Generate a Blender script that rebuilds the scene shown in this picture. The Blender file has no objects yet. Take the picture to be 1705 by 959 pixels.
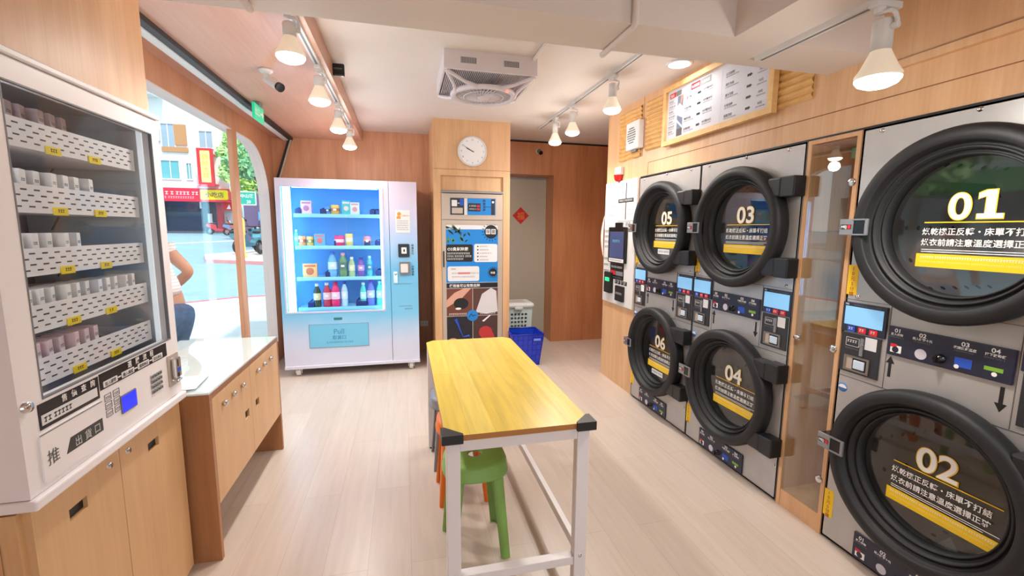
import bpy, bmesh, math, random
from mathutils import Vector, Matrix
random.seed(7)
S = bpy.context.scene
COL = S.collection
R = math.radians

# ------------------------------------------------------------------ camera
FPX = 735.0
cam_d = bpy.data.cameras.new('camera')
cam = bpy.data.objects.new('camera', cam_d); COL.objects.link(cam)
cam_d.sensor_width = 36.0
cam_d.lens = 36.0 * FPX / 1705.0
cam_d.clip_start = 0.05; cam_d.clip_end = 400
def camv(px, py): return Vector((px - 852.5, -(py - 479.5), -FPX))
cy = camv(672, 381).normalized()
cz = -camv(795, 5500); cz.normalize(); cz = (cz - cy * cz.dot(cy)).normalized()
cx = cy.cross(cz)
cam.matrix_world = Matrix((cx, cy, cz)).to_4x4()
cam.location = (0, 0, 1.5)
S.camera = cam
S.view_settings.view_transform = 'Standard'
S.view_settings.look = 'None'
S.view_settings.exposure = 0.30
S.view_settings.gamma = 1.0
S.view_settings.use_curve_mapping = False

# ------------------------------------------------------------------ light: sky and sun
W = bpy.data.worlds.new('sky'); S.world = W; W.use_nodes = True
wb = W.node_tree.nodes['Background']
wb.inputs[0].default_value = (0.80, 0.93, 1.0, 1); wb.inputs[1].default_value = 1.7
sd = bpy.data.lights.new('sun', 'SUN'); sd.energy = 3.2; sd.angle = R(2); sd.color = (1, .96, .9)
sun = bpy.data.objects.new('sun', sd); COL.objects.link(sun)
sun.rotation_euler = Vector((-.25, .5, -.83)).to_track_quat('-Z', 'Y').to_euler()
LAMP_W = 30.0; LAMP_G = 3.6          # each spot lamp
LAMP_C = (1.0, .945, .885)

# ------------------------------------------------------------------ materials
def lin(c):
    c = c / 255.0
    return c / 12.92 if c <= .04045 else ((c + .055) / 1.055) ** 2.4
def rgb(r, g, b): return (lin(r), lin(g), lin(b), 1)
MATS = {}
def mat(name, col, rough=.5, metal=0.0, emit=None, es=1.0, spec=.5, noise=0.0, nscale=12, coat=0.0, bump=0.0):
    if name in MATS: return MATS[name]
    m = bpy.data.materials.new(name); m.use_nodes = True
    nt = m.node_tree; b = nt.nodes['Principled BSDF']
    b.inputs['Base Color'].default_value = col
    b.inputs['Roughness'].default_value = rough
    b.inputs['Metallic'].default_value = metal
    b.inputs['Specular IOR Level'].default_value = spec
    b.inputs['Coat Weight'].default_value = coat
    if emit:
        b.inputs['Emission Color'].default_value = emit; b.inputs['Emission Strength'].default_value = es
    if noise or bump:
        tc = nt.nodes.new('ShaderNodeTexCoord'); n = nt.nodes.new('ShaderNodeTexNoise')
        n.inputs['Scale'].default_value = nscale; n.inputs['Detail'].default_value = 4
        nt.links.new(tc.outputs['Object'], n.inputs['Vector'])
        if noise:
            r = nt.nodes.new('ShaderNodeValToRGB')
            r.color_ramp.elements[0].position = .3; r.color_ramp.elements[1].position = .7
            r.color_ramp.elements[0].color = tuple(c * (1 - noise) for c in col[:3]) + (1,)
            r.color_ramp.elements[1].color = tuple(min(1, c * (1 + noise)) for c in col[:3]) + (1,)
            nt.links.new(n.outputs['Fac'], r.inputs[0]); nt.links.new(r.outputs[0], b.inputs['Base Color'])
        if bump:
            bp = nt.nodes.new('ShaderNodeBump'); bp.inputs['Strength'].default_value = bump
            nt.links.new(n.outputs['Fac'], bp.inputs['Height']); nt.links.new(bp.outputs[0], b.inputs['Normal'])
    MATS[name] = m
    return m
def wood(name, ca, cb, axis='Z', rough=.4, s=1.0, cloudy=.5, coat=0.0):
    """veneer: long streaks along one axis, a fine grain and slow cloudy figure"""
    m = bpy.data.materials.new(name); m.use_nodes = True
    nt = m.node_tree; b = nt.nodes['Principled BSDF']; b.inputs['Roughness'].default_value = rough
    b.inputs['Coat Weight'].default_value = coat; b.inputs['Coat Roughness'].default_value = .15
    tc = nt.nodes.new('ShaderNodeTexCoord')
    def ns(sc, det, dist, st):
        mp = nt.nodes.new('ShaderNodeMapping')
        v = [sc * s] * 3; v['XYZ'.index(axis)] = sc * s * st
        mp.inputs['Scale'].default_value = v
        nt.links.new(tc.outputs['Object'], mp.inputs[0])
        n = nt.nodes.new('ShaderNodeTexNoise'); n.inputs['Scale'].default_value = 1
        n.inputs['Detail'].default_value = det; n.inputs['Distortion'].default_value = dist
        nt.links.new(mp.outputs[0], n.inputs['Vector']); return n
    a = ns(7, 3, 1.2, .10); f = ns(75, 3, .3, .04); c = ns(1.7, 3, 1.5, .45)
    def mul(x, k):
        q = nt.nodes.new('ShaderNodeMath'); q.operation = 'MULTIPLY'; q.inputs[1].default_value = k
        nt.links.new(x, q.inputs[0]); return q.outputs[0]
    def add(x, y):
        q = nt.nodes.new('ShaderNodeMath'); q.operation = 'ADD'
        nt.links.new(x, q.inputs[0]); nt.links.new(y, q.inputs[1]); return q.outputs[0]
    t = add(add(mul(a.outputs['Fac'], .75 - cloudy * .5), mul(f.outputs['Fac'], .25)), mul(c.outputs['Fac'], cloudy * .5))
    r = nt.nodes.new('ShaderNodeValToRGB')
    r.color_ramp.elements[0].position = .36; r.color_ramp.elements[0].color = ca
    r.color_ramp.elements[1].position = .64; r.color_ramp.elements[1].color = cb
    nt.links.new(t, r.inputs[0]); nt.links.new(r.outputs[0], b.inputs['Base Color'])
    MATS[name] = m
    return m
def pane(name, tint=(1, 1, 1, 1), rough=.0, f0=1.45, boost=1.0):
    m = bpy.data.materials.new(name); m.use_nodes = True
    nt = m.node_tree; nt.nodes.remove(nt.nodes['Principled BSDF']); out = nt.nodes['Material Output']
    t = nt.nodes.new('ShaderNodeBsdfTransparent'); t.inputs[0].default_value = tint
    g = nt.nodes.new('ShaderNodeBsdfGlossy'); g.inputs['Roughness'].default_value = rough
    lw = nt.nodes.new('ShaderNodeLayerWeight'); lw.inputs[0].default_value = .5
    pw = nt.nodes.new('ShaderNodeMath'); pw.operation = 'POWER'; pw.inputs[1].default_value = 5
    r0 = ((f0 - 1) / (f0 + 1)) ** 2 * boost
    ml = nt.nodes.new('ShaderNodeMath'); ml.operation = 'MULTIPLY_ADD'; ml.inputs[1].default_value = min(1, boost) * (1 - r0); ml.inputs[2].default_value = r0; ml.use_clamp = True
    mx = nt.nodes.new('ShaderNodeMixShader')
    nt.links.new(lw.outputs['Facing'], pw.inputs[0]); nt.links.new(pw.outputs[0], ml.inputs[0]); nt.links.new(ml.outputs[0], mx.inputs[0])
    nt.links.new(t.outputs[0], mx.inputs[1]); nt.links.new(g.outputs[0], mx.inputs[2]); nt.links.new(mx.outputs[0], out.inputs[0])
    MATS[name] = m
    return m
def planks(name, cols, pw, pl, rough, along='Y', gap=.5):
    m = bpy.data.materials.new(name); m.use_nodes = True
    nt = m.node_tree; b = nt.nodes['Principled BSDF']; b.inputs['Roughness'].default_value = rough
    tc = nt.nodes.new('ShaderNodeTexCoord'); mp = nt.nodes.new('ShaderNodeMapping')
    if along == 'Y': mp.inputs['Rotation'].default_value = (0, 0, R(90))
    nt.links.new(tc.outputs['Object'], mp.inputs[0])
    br = nt.nodes.new('ShaderNodeTexBrick'); br.inputs['Scale'].default_value = 1
    br.inputs['Brick Width'].default_value = pl; br.inputs['Row Height'].default_value = pw
    br.inputs['Mortar Size'].default_value = .0012; br.inputs['Bias'].default_value = 0
    br.inputs['Color1'].default_value = cols[0]; br.inputs['Color2'].default_value = cols[1]; br.inputs['Mortar'].default_value = cols[2]
    nt.links.new(mp.outputs[0], br.inputs['Vector'])
    m2 = nt.nodes.new('ShaderNodeMapping'); m2.inputs['Scale'].default_value = (34, 2.2, 30) if along == 'Y' else (2.2, 34, 30)
    nt.links.new(tc.outputs['Object'], m2.inputs[0])
    n = nt.nodes.new('ShaderNodeTexNoise'); n.inputs['Scale'].default_value = 1; n.inputs['Detail'].default_value = 5; n.inputs['Distortion'].default_value = .6
    nt.links.new(m2.outputs[0], n.inputs['Vector'])
    r = nt.nodes.new('ShaderNodeValToRGB'); r.color_ramp.elements[0].position = .3; r.color_ramp.elements[1].position = .7
    r.color_ramp.elements[0].color = (gap, gap, gap, 1); r.color_ramp.elements[1].color = (1, 1, 1, 1)
    nt.links.new(n.outputs['Fac'], r.inputs[0])
    mx = nt.nodes.new('ShaderNodeMixRGB'); mx.blend_type = 'MULTIPLY'; mx.inputs[0].default_value = 1
    nt.links.new(br.outputs['Color'], mx.inputs[1]); nt.links.new(r.outputs[0], mx.inputs[2])
    nt.links.new(mx.outputs[0], b.inputs['Base Color'])
    MATS[name] = m
    return m
W_WALL = wood('oak_wall', rgb(207, 158, 114), rgb(228, 185, 142), 'Z', .42)
W_DARK = wood('reddish_plywood', rgb(184, 124, 90), rgb(212, 156, 118), 'Z', .42, 1.0, .8)
W_CEIL = wood('ceiling_plywood', rgb(198, 146, 122), rgb(218, 170, 146), 'Y', .38, .8, .9)
W_PALE = wood('pale_maple', rgb(208, 164, 118), rgb(224, 182, 136), 'Z', .45)
W_CNT = wood('counter_oak', rgb(160, 108, 70), rgb(184, 130, 88), 'Z', .4)
W_CNTY = wood('counter_oak_edge', rgb(146, 94, 58), rgb(172, 118, 76), 'Y', .4)
W_SLAT = wood('slat_pine', rgb(206, 152, 86), rgb(232, 186, 118), 'Y', .5)
W_FRAME = wood('frame_pine', rgb(216, 166, 100), rgb(236, 196, 136), 'Y', .5)
W_DOOR = wood('passage_plywood', rgb(176, 110, 70), rgb(200, 138, 94), 'Z', .4)
FLOOR = planks('pale_floor_planks', [rgb(206, 188, 174), rgb(213, 197, 184), rgb(190, 170, 154)], .19, 1.25, .30, 'Y', .90)
TABLEW = planks('yellow_table_wood', [rgb(226, 194, 72), rgb(238, 212, 104), rgb(220, 184, 64)], .098, 2.9, .3, 'Y', .76)
WHITE_P = mat('ceiling_paint', rgb(226, 214, 206), .7, noise=.02, nscale=3)
WHITE = mat('white_enamel', rgb(236, 232, 234), .35, coat=.2)
WHITE2 = mat('white_plastic', rgb(222, 219, 217), .4)
WSTEEL = mat('white_steel', rgb(236, 232, 236), .35)
BLACK = mat('black_plastic', rgb(26, 26, 29), .42)
BLACKG = mat('black_gloss', rgb(16, 16, 19), .2)
RUBBER = mat('black_rubber', rgb(24, 25, 28), .55, noise=.08, nscale=20)
DARKP = mat('charcoal_panel', rgb(40, 42, 52), .35)
NAVY = mat('navy_panel', rgb(36, 38, 60), .35)
STEEL = mat('brushed_steel', rgb(184, 181, 179), .36, .4, noise=.05, nscale=9)
STEELD = mat('drum_steel', rgb(178, 176, 172), .4, .35)
CHROME = mat('chrome', rgb(215, 215, 218), .14, 1.0)
SILVER = mat('champagne_aluminium', rgb(196, 180, 166), .4, .35)
GREYM = mat('grey_metal', rgb(150, 150, 152), .4, .6)
GREYP = mat('grey_plastic', rgb(120, 120, 124), .5)
YEL = mat('yellow_print', rgb(246, 202, 26), .5)
INKW = mat('white_print', rgb(246, 244, 240), .5)
INKK = mat('black_print', rgb(24, 24, 26), .5)
INKG = mat('grey_print', rgb(120, 122, 130), .5)
INKR = mat('red_print', rgb(214, 36, 52), .5)
INKB = mat('blue_print', rgb(38, 84, 196), .5)
PAPER = mat('paper', rgb(228, 227, 229), .7)
SCREEN = mat('pale_blue_display', rgb(120, 168, 206), .2, emit=rgb(128, 186, 226), es=.55)
LCD = mat('blue_lcd', rgb(10, 20, 220), .3, emit=rgb(0, 30, 255), es=1.3)
GLASS = pane('clear_glass', (.98, .99, .99, 1), 0, 1.45, .3)
GLASST = pane('table_glass', (.95, .98, .97, 1), 0.01, 1.5, 2.2)
GLASSD = pane('dryer_glass', (.72, .73, .76, 1), .03, 1.5, 2.6)
GLASSV = pane('cabinet_glass', (.93, .95, .96, 1), 0, 1.45, .6)
BULB = mat('lamp_face', rgb(255, 250, 240), .3, emit=(1, .95, .86, 1), es=14)
SHADE = mat('lamp_glass_shade', rgb(240, 228, 212), .35, emit=(1, .84, .58, 1), es=.22)

# ------------------------------------------------------------------ mesh builder
_tc = {}
def text_geo(s, bold):
    k = (s, bold)
    if k not in _tc:
        c = bpy.data.curves.new('lettering', 'FONT'); c.body = s; c.size = 1; c.offset = bold
        c.resolution_u = 8 if len(s) <= 2 and s.isdigit() else 2; c.fill_mode = 'FRONT'
        o = bpy.data.objects.new('lettering', c); COL.objects.link(o)
        dg = bpy.context.evaluated_depsgraph_get(); dg.update()
        me = bpy.data.meshes.new_from_object(o.evaluated_get(dg))
        vs = [v.co.copy() for v in me.vertices]; fs = [tuple(p.vertices) for p in me.polygons]
        bpy.data.objects.remove(o); bpy.data.curves.remove(c); bpy.data.meshes.remove(me)
        _tc[k] = (vs, fs)
    return _tc[k]
class MB:
    def __init__(s, m=None): s.bm = bmesh.new(); s.mats = []; s.mi = 0; s.M = Matrix(); (s.m(m) if m else None)
    def m(s, mt):
        if mt not in s.mats: s.mats.append(mt)
        s.mi = s.mats.index(mt); return s
    def add(s, vs, fs, smooth=False):
        b = [s.bm.verts.new(s.M @ Vector(v)) for v in vs]
        for f in fs:
            try: q = s.bm.faces.new([b[i] for i in f])
            except ValueError: continue
            q.material_index = s.mi; q.smooth = smooth
        return s
    def box(s, x0, x1, y0, y1, z0, z1, bev=0):
        if x0 > x1: x0, x1 = x1, x0
        if y0 > y1: y0, y1 = y1, y0
        if z0 > z1: z0, z1 = z1, z0
        vs = [(x, y, z) for x in (x0, x1) for y in (y0, y1) for z in (z0, z1)]
        fs = [(0, 1, 3, 2), (4, 6, 7, 5), (0, 4, 5, 1), (2, 3, 7, 6), (0, 2, 6, 4), (1, 5, 7, 3)]
        if not bev: return s.add(vs, fs)
        t = bmesh.new(); b = [t.verts.new(v) for v in vs]
        for f in fs: t.faces.new([b[i] for i in f])
        bev = min(bev, .49 * min(x1 - x0, y1 - y0, z1 - z0))
        bmesh.ops.bevel(t, geom=t.edges[:], offset=bev, segments=2, profile=.5, affect='EDGES')
        t.verts.index_update()
        s.add([v.co.copy() for v in t.verts], [[v.index for v in f.verts] for f in t.faces]); t.free()
        return s
    def prism(s, pts, y0, y1, smooth=False):
        """polygon in the x-z plane pushed from y0 to y1"""
        n = len(pts)
        vs = [(p[0], y0, p[1]) for p in pts] + [(p[0], y1, p[1]) for p in pts]
        s.add(vs, [tuple(range(n)), tuple(range(2 * n - 1, n - 1, -1))])
        s.add(vs, [(i, (i + 1) % n, n + (i + 1) % n, n + i) for i in range(n)], smooth); return s
    def rrect(s, x0, x1, z0, z1, r, y0, y1, n=5):
        p = []
        for cx_, cz_, a in ((x1 - r, z1 - r, 0), (x0 + r, z1 - r, 90), (x0 + r, z0 + r, 180), (x1 - r, z0 + r, 270)):
            for i in range(n + 1):
                t = R(a + 90 * i / n); p.append((cx_ + r * math.cos(t), cz_ + r * math.sin(t)))
        return s.prism(p, y0, y1)
    def frame(s, x0, x1, z0, z1, a, b, c, d, y0, y1):
        """outer rectangle x0..x1,z0..z1 with a hole a..b,c..d"""
        o = [(x0, z0), (x1, z0), (x1, z1), (x0, z1)]; i = [(a, c), (b, c), (b, d), (a, d)]
        vs = [(p[0], y, p[1]) for y in (y0, y1) for p in o + i]
        fs = []
        for k in range(4):
            l = (k + 1) % 4
            fs += [(k, l, 4 + l, 4 + k), (8 + k, 12 + k, 12 + l, 8 + l), (k, 8 + k, 8 + l, l), (4 + k, 4 + l, 12 + l, 12 + k)]
        return s.add(vs, fs)
    def cyl(s, p0, p1, r0, r1=None, n=20, caps=True, smooth=True):
        r1 = r0 if r1 is None else r1
        p0, p1 = Vector(p0), Vector(p1); d = (p1 - p0).normalized()
        u = d.orthogonal().normalized(); v = d.cross(u)
        vs = []
        for p, r in ((p0, r0), (p1, r1)):
            for i in range(n):
                a = 2 * math.pi * i / n; vs.append(p + (u * math.cos(a) + v * math.sin(a)) * r)
        s.add(vs, [(i, (i + 1) % n, n + (i + 1) % n, n + i) for i in range(n)], smooth)
        if caps: s.add(vs, [tuple(range(n)), tuple(range(n, 2 * n))])
        return s
    def lathe(s, prof, o=(0, 0, 0), ax=(0, 0, 1), n=32, smooth=True, a0=0, a1=360):
        o = Vector(o); d = Vector(ax).normalized(); u = d.orthogonal().normalized(); v = d.cross(u)
        full = abs(a1 - a0 - 360) < 1e-6; k = n if full else n + 1
        vs = []
        for r, h in prof:
            for i in range(k):
                a = R(a0 + (a1 - a0) * i / n); vs.append(o + d * h + (u * math.cos(a) + v * math.sin(a)) * max(r, 1e-5))
        fs = []
        for j in range(len(prof) - 1):
            for i in range(n):
                i2 = (i + 1) % k
                fs.append((j * k + i, j * k + i2, (j + 1) * k + i2, (j + 1) * k + i))
        return s.add(vs, fs, smooth)
    def tube(s, pts, r, n=10, closed=False):
        pts = [Vector(p) for p in pts]; N = len(pts); vs = []
        u = None
        for i, p in enumerate(pts):
            d = (pts[(i + 1) % N] - pts[i - 1]) if closed else (pts[min(i + 1, N - 1)] - pts[max(i - 1, 0)])
            d.normalize()
            u = d.orthogonal().normalized() if u is None else (u - d * u.dot(d)).normalized()
            v = d.cross(u); rr = r[i] if isinstance(r, (list, tuple)) else r
            for k in range(n):
                a = 2 * math.pi * k / n; vs.append(p + (u * math.cos(a) + v * math.sin(a)) * rr)
        fs = [(i * n + k, i * n + (k + 1) % n, ((i + 1) % N) * n + (k + 1) % n, ((i + 1) % N) * n + k) for i in range(N if closed else N - 1) for k in range(n)]
        s.add(vs, fs, True)
        if not closed: s.add(vs, [tuple(range(n)), tuple(range((N - 1) * n, N * n))])
        return s
    def ball(s, c, r, sx=1, sy=1, sz=1, n=16):
        prof = [(math.sin(math.pi * i / n), -math.cos(math.pi * i / n)) for i in range(n + 1)]
        M0 = s.M.copy(); s.M = s.M @ Matrix.Translation(c) @ Matrix.Diagonal((r * sx, r * sy, r * sz, 1))
        s.lathe(prof, n=n + 4); s.M = M0; return s
    def text(s, t, x, z, y, size, mt=None, bold=.0, align='L', sx=1.0, vertical=False, shear=0.0):
        """lettering that faces -y; (x,z) is the left/centre end of the base line"""
        if mt: s.m(mt)
        if vertical:
            for i, ch in enumerate(t): s.text(ch, x, z - i * size * 1.08, y, size, None, bold, 'C', sx)
            return s
        vs, fs = text_geo(t, bold)
        if not vs: return s
        w0 = min(v.x for v in vs); w1 = max(v.x for v in vs)
        o = 0 if align == 'L' else (w0 + w1) / 2 if align == 'C' else w1
        s.add([(x + (v.x - o) * size * sx + shear * v.y * size, y, z + v.y * size) for v in vs], fs); return s
    def scribble(s, x0, x1, z, h, y, mt, n=None):
        """a line of unreadably small print as a row of little strokes"""
        s.m(mt); w = h * .95; x = x0; rd = random.Random(int((x0 * 7 + z * 13) * 1000))
        while x < x1 - w * .5:
            k = rd.random()
            s.box(x, x + w * .8, y, y + .0004, z + h * .75, z + h * .95); s.box(x + w * .3, x + w * .48, y, y + .0004, z, z + h)
            s.box(x, x + w * (.5 + .3 * k), y, y + .0004, z + h * .05, z + h * .22)
            x += w * (1.02 if k < .9 else 1.5)
        return s
    def build(s, name, parent=None, smooth_angle=None):
        me = bpy.data.meshes.new(name)
        bmesh.ops.recalc_face_normals(s.bm, faces=[f for f in s.bm.faces])
        s.bm.to_mesh(me); s.bm.free()
        for mm in s.mats: me.materials.append(mm)
        o = bpy.data.objects.new(name, me); COL.objects.link(o)
        if parent: o.parent = parent
        return o
def thing(name, label, cat, loc=(0, 0, 0), rz=0, group=None):
    o = bpy.data.objects.new(name, None); COL.objects.link(o); o.empty_display_size = .1
    o.location = loc; o.rotation_euler = (0, 0, R(rz)); tag(o, label, cat, group); return o
def tag(o, label, cat, group=None, kind=None):
    o['label'] = label; o['category'] = cat
    if group: o['group'] = group
    if kind: o['kind'] = kind
    return o
def struct(o, label=None):
    o['kind'] = 'structure'
    if label: o['label'] = label
    return o
KIDS = None
def kids(o):
    return [c for c in COL.objects if c.parent == o]
def dup(o, parent=None, loc=None, rz=None, label=None, group=None):
    c = o.copy(); COL.objects.link(c); c.parent = parent
    if loc is not None: c.location = loc
    if rz is not None: c.rotation_euler = (0, 0, R(rz))
    if label: c['label'] = label
    if group: c['group'] = group
    for k in kids(o): dup(k, c)
    return c
def place(o, loc, rz=0): o.location = loc; o.rotation_euler = (0, 0, R(rz)); return o

# ================================================================== the room
FL = MB(FLOOR); FL.box(-1.42, 3.2, -2.6, 5.95, -.06, 0); struct(FL.build('floor'), 'pale wood plank floor')
b = MB(WHITE_P); b.box(-.44, 3.2, -2.6, 5.95, 2.62, 2.8); struct(b.build('ceiling'), 'off-white painted ceiling')
b = MB(W_CEIL); b.box(-1.5, -.44, -2.6, 5.55, 2.5, 2.8)
struct(b.build('ceiling_left'), 'lower plywood ceiling strip along the window side')
b = MB(WHITE_P); b.box(-1.5, 3.2, 1.575, 1.82, 2.25, 2.62); struct(b.build('trim_1'), 'white boxed beam crossing the ceiling')
b = MB(WHITE_P); b.box(1.27, 1.56, -2.6, 1.575, 2.25, 2.62); struct(b.build('trim_2'), 'white boxed duct running along the ceiling to the beam')
# seams of the plywood ceiling
b = MB(mat('seam_line', rgb(150, 98, 76), .7))
b.box(-1.16, -.5, 2.10, 2.104, 2.4985, 2.5); b.box(-.842, -.838, 1.83, 2.10, 2.4985, 2.5)
struct(b.build('trim_3'), 'seam lines of the plywood ceiling')
# LED / black ceiling profile
b = MB(BLACK); b.box(-1.222, -1.178, -2.6, 5.54, 2.47, 2.5)
b.m(mat('white_profile', rgb(226, 232, 236), .4)); b.box(-1.272, -1.222, -2.6, 5.54, 2.462, 2.5)
struct(b.build('trim_4'), 'black and white ceiling profile along the window wall')
b = MB(); 
p0 = Vector((-1.205, 0, 2.49)); p1 = Vector((-1.345, 0, 2.02)); p2 = Vector((-1.365, 0, 1.85))
b.m(BLACK); b.prism([(-1.222, 2.49), (-1.196, 2.49), (-1.345, 2.02), (-1.36, 1.7), (-1.388, 1.7), (-1.375, 2.02)], 5.515, 5.55)
b.m(SILVER); b.prism([(-1.196, 2.49), (-1.182, 2.49), (-1.332, 2.02), (-1.346, 1.7), (-1.36, 1.7), (-1.345, 2.02)], 5.51, 5.55)
struct(b.build('trim_5'), 'black profile slanting down the back wall')
# right wall
b = MB(W_WALL)
b.box(2.0, 2.75, -2.6, 4.19, 1.962, 2.62)
b.box(2.0, 2.75, 3.525, 4.19, 0, 1.962)
b.box(2.75, 2.8, -2.6, 3.525, 0, 1.962)
b.box(2.0, 2.75, -2.6, -.05, 0, 1.962)
struct(b.build('wall_right'), 'oak veneered wall around the dryers')
b = MB(mat('seam_dark', rgb(140, 92, 56), .7))
b.box(1.9985, 2.0, -.04, 3.42, 2.064, 2.068); b.box(1.9985, 2.0, 3.418, 3.422, 1.962, 2.066)
b.box(1.9985, 2.0, 3.52, 3.524, 2.13, 2.62); 
struct(b.build('trim_6'), 'panel seams of the oak wall')
b = MB(W_WALL); b.box(1.975, 2.0, -2.55, 1.57, 2.165, 2.195); struct(b.build('trim_7'), 'thin oak ledge above the nearest dryers')
b = MB(BLACK); b.box(1.992, 2.7, -.04, 3.52, 1.951, 1.961); struct(b.build('trim_8'), 'black strip standing in for the shadow gap above the dryers')  # shade between dryer tops and wall, put in as a black strip
# back wall and passage
b = MB(W_DARK)
b.box(-1.5, 1.12, 5.55, 5.65, 0, 2.62)
struct(b.build('wall_back'), 'reddish plywood back wall')
b = MB(W_DOOR)
b.box(1.9, 3.2, 5.55, 5.95, 0, 2.595); b.box(1.12, 1.9, 5.55, 5.95, 2.2, 2.595)
b.m(BLACK); b.box(1.12, 3.2, 5.57, 5.95, 2.595, 2.62)  # shadow line under the ceiling, put in as a black strip
struct(b.build('wall_passage'), 'plywood wall with the passage opening')
b = MB(W_DOOR); b.box(3.2, 3.3, 3.0, 5.95, 0, 2.62); b.box(2.76, 3.2, 4.1, 4.19, 0, 2.62); struct(b.build('wall_alcove'), 'end wall of the rear alcove')
b = MB(mat('frosted_glass', rgb(178, 172, 156), .28, spec=.6)); b.box(1.05, 1.9, 5.86, 5.885, .01, 2.2)
b.m(GREYM); b.box(1.05, 1.9, 5.855, 5.89, 2.17, 2.2)
struct(b.build('door_1'), 'frosted glass door at the end of the passage')
# pillar around the garment-care cabinet
b = MB(W_WALL)
b.box(.31, .385, 4.73, 5.55, 0, 2.62); b.box(1.05, 1.125, 4.73, 5.55, 0, 2.62)
b.box(.385, 1.05, 4.73, 5.55, 2.055, 2.62); b.box(.385, 1.05, 4.755, 5.55, 1.905, 2.055)
b.box(.385, 1.05, 5.4, 5.55, 0, 1.905)
struct(b.build('wall_pillar'), 'oak clad pillar with the clock')
b = MB(mat('seam_mid', rgb(158, 108, 70), .7)); b.box(.31, 1.125, 4.7285, 4.73, 2.118, 2.122); struct(b.build('trim_9'), 'seam on the pillar')
# left window wall; local x = world y, local y = outwards
b = MB(W_DARK)
b.box(2.06, 5.55, 0, .1, -.3, .236); b.box(2.06, 5.55, 0, .1, 2.33, 2.5); b.box(5.33, 5.55, 0, .1, .236, 2.33)
r_ = .55; arc = [(5.33 - r_ + r_ * math.sin(R(a)), 2.33 - r_ + r_ * math.cos(R(a))) for a in range(0, 91, 6)]
b.prism([(5.33, 2.33)] + arc[::-1], 0, .1)
b.box(-2.6, 1.2, 0, .1, 0, 2.5)
wl = struct(b.build('wall_left'), 'plywood wall framing the big window'); place(wl, (-1.4, 0, 0), 90)
b = MB(mat('window_edge', rgb(226, 206, 198), .5))
ring_o = [(2.06, 2.322)] + [(5.322 - r_ + (r_) * math.sin(R(a)), 2.322 - r_ + r_ * math.cos(R(a))) for a in range(0, 91, 6)] + [(5.322, .236)]
pin = [(2.06, 2.33)] + [(5.33 - r_ + r_ * math.sin(R(a)), 2.33 - r_ + r_ * math.cos(R(a))) for a in range(0, 91, 6)] + [(5.33, .236)]
for i in range(len(pin) - 1):
    b.prism([pin[i], pin[i + 1], ring_o[i + 1], ring_o[i]], -.003, .1)
place(struct(b.build('trim_10'), 'pale edge trim of the window opening'), (-1.4, 0, 0), 90)
b = MB(GLASS); b.box(2.07, 4.34, .045, .051, .236, 2.325)
g = MB(GLASS); pts = [(4.43, .236), (5.325, .236)] + [(5.325 - r_ + r_ * math.cos(R(a)), 2.325 - r_ + r_ * math.sin(R(a))) for a in range(0, 91, 6)] + [(4.43, 2.325)]
g.prism(pts, .045, .051)
w1 = struct(b.build('window_1'), 'large left window pane'); place(w1, (-1.4, 0, 0), 90)
w2 = struct(g.build('window_2'), 'rounded far window pane'); place(w2, (-1.4, 0, 0), 90)
b = MB(W_DARK); b.box(4.33, 4.44, -.004, .035, .236, 2.33); place(struct(b.build('trim_11'), 'wooden mullion of the window'), (-1.4, 0, 0), 90)
# pier around the wall vending machine
b = MB(W_WALL); b.box(-1.4, -.945, 1.2, 2.06, 1.928, 2.5); b.box(-1.4, -.985, 1.2, 1.262, 0, 1.928); b.box(-1.4, -.95, 2.05, 2.06, 0, 1.928)
b.box(-1.4, -1.385, 1.262, 2.05, 0, 1.928)
struct(b.build('wall_pier'), 'oak pier holding the wall vending machine')
# wall behind the camera with its glazed shopfront
b = MB(W_WALL); b.frame(-1.5, 3.2, 0, 2.62, -1.0, 1.9, .05, 2.25, -2.7, -2.6); struct(b.build('wall_front'), 'shopfront wall behind the viewer')
b = MB(GLASS); b.box(-1.0, 1.9, -2.66, -2.652, .05, 2.25); b.m(BLACK)
for x in (-1.0, .42, 1.86): b.box(x, x + .04, -2.68, -2.63, .05, 2.25)
struct(b.build('window_3'), 'glazed shopfront behind the viewer')

# ================================================================== dryers
def hole_plate(b, x0, x1, z0, z1, c, r, y, n=64):
    angs = sorted(set([2 * math.pi * i / n for i in range(n)] + [math.atan2(zz - c[1], xx - c[0]) % (2 * math.pi) for xx in (x0, x1) for zz in (z0, z1)]))
    vi, vo = [], []
    for a in angs:
        ca, sa = math.cos(a), math.sin(a); t = 1e9
        if ca > 1e-9: t = min(t, (x1 - c[0]) / ca)
        if ca < -1e-9: t = min(t, (x0 - c[0]) / ca)
        if sa > 1e-9: t = min(t, (z1 - c[1]) / sa)
        if sa < -1e-9: t = min(t, (z0 - c[1]) / sa)
        vi.append((c[0] + r * ca, y, c[1] + r * sa)); vo.append((c[0] + t * ca, y, c[1] + t * sa))
    k = len(angs)
    b.add(vi + vo, [(i, (i + 1) % k, k + (i + 1) % k, k + i) for i in range(k)])
ZU, ZL = 1.522, .532
def tiny(b, x, z, y, n, h, mt, al='C'):
    w = n * h; b.scribble(x - w / 2 if al == 'C' else x, x + (w / 2 if al == 'C' else w), z, h, y, mt)
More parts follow.
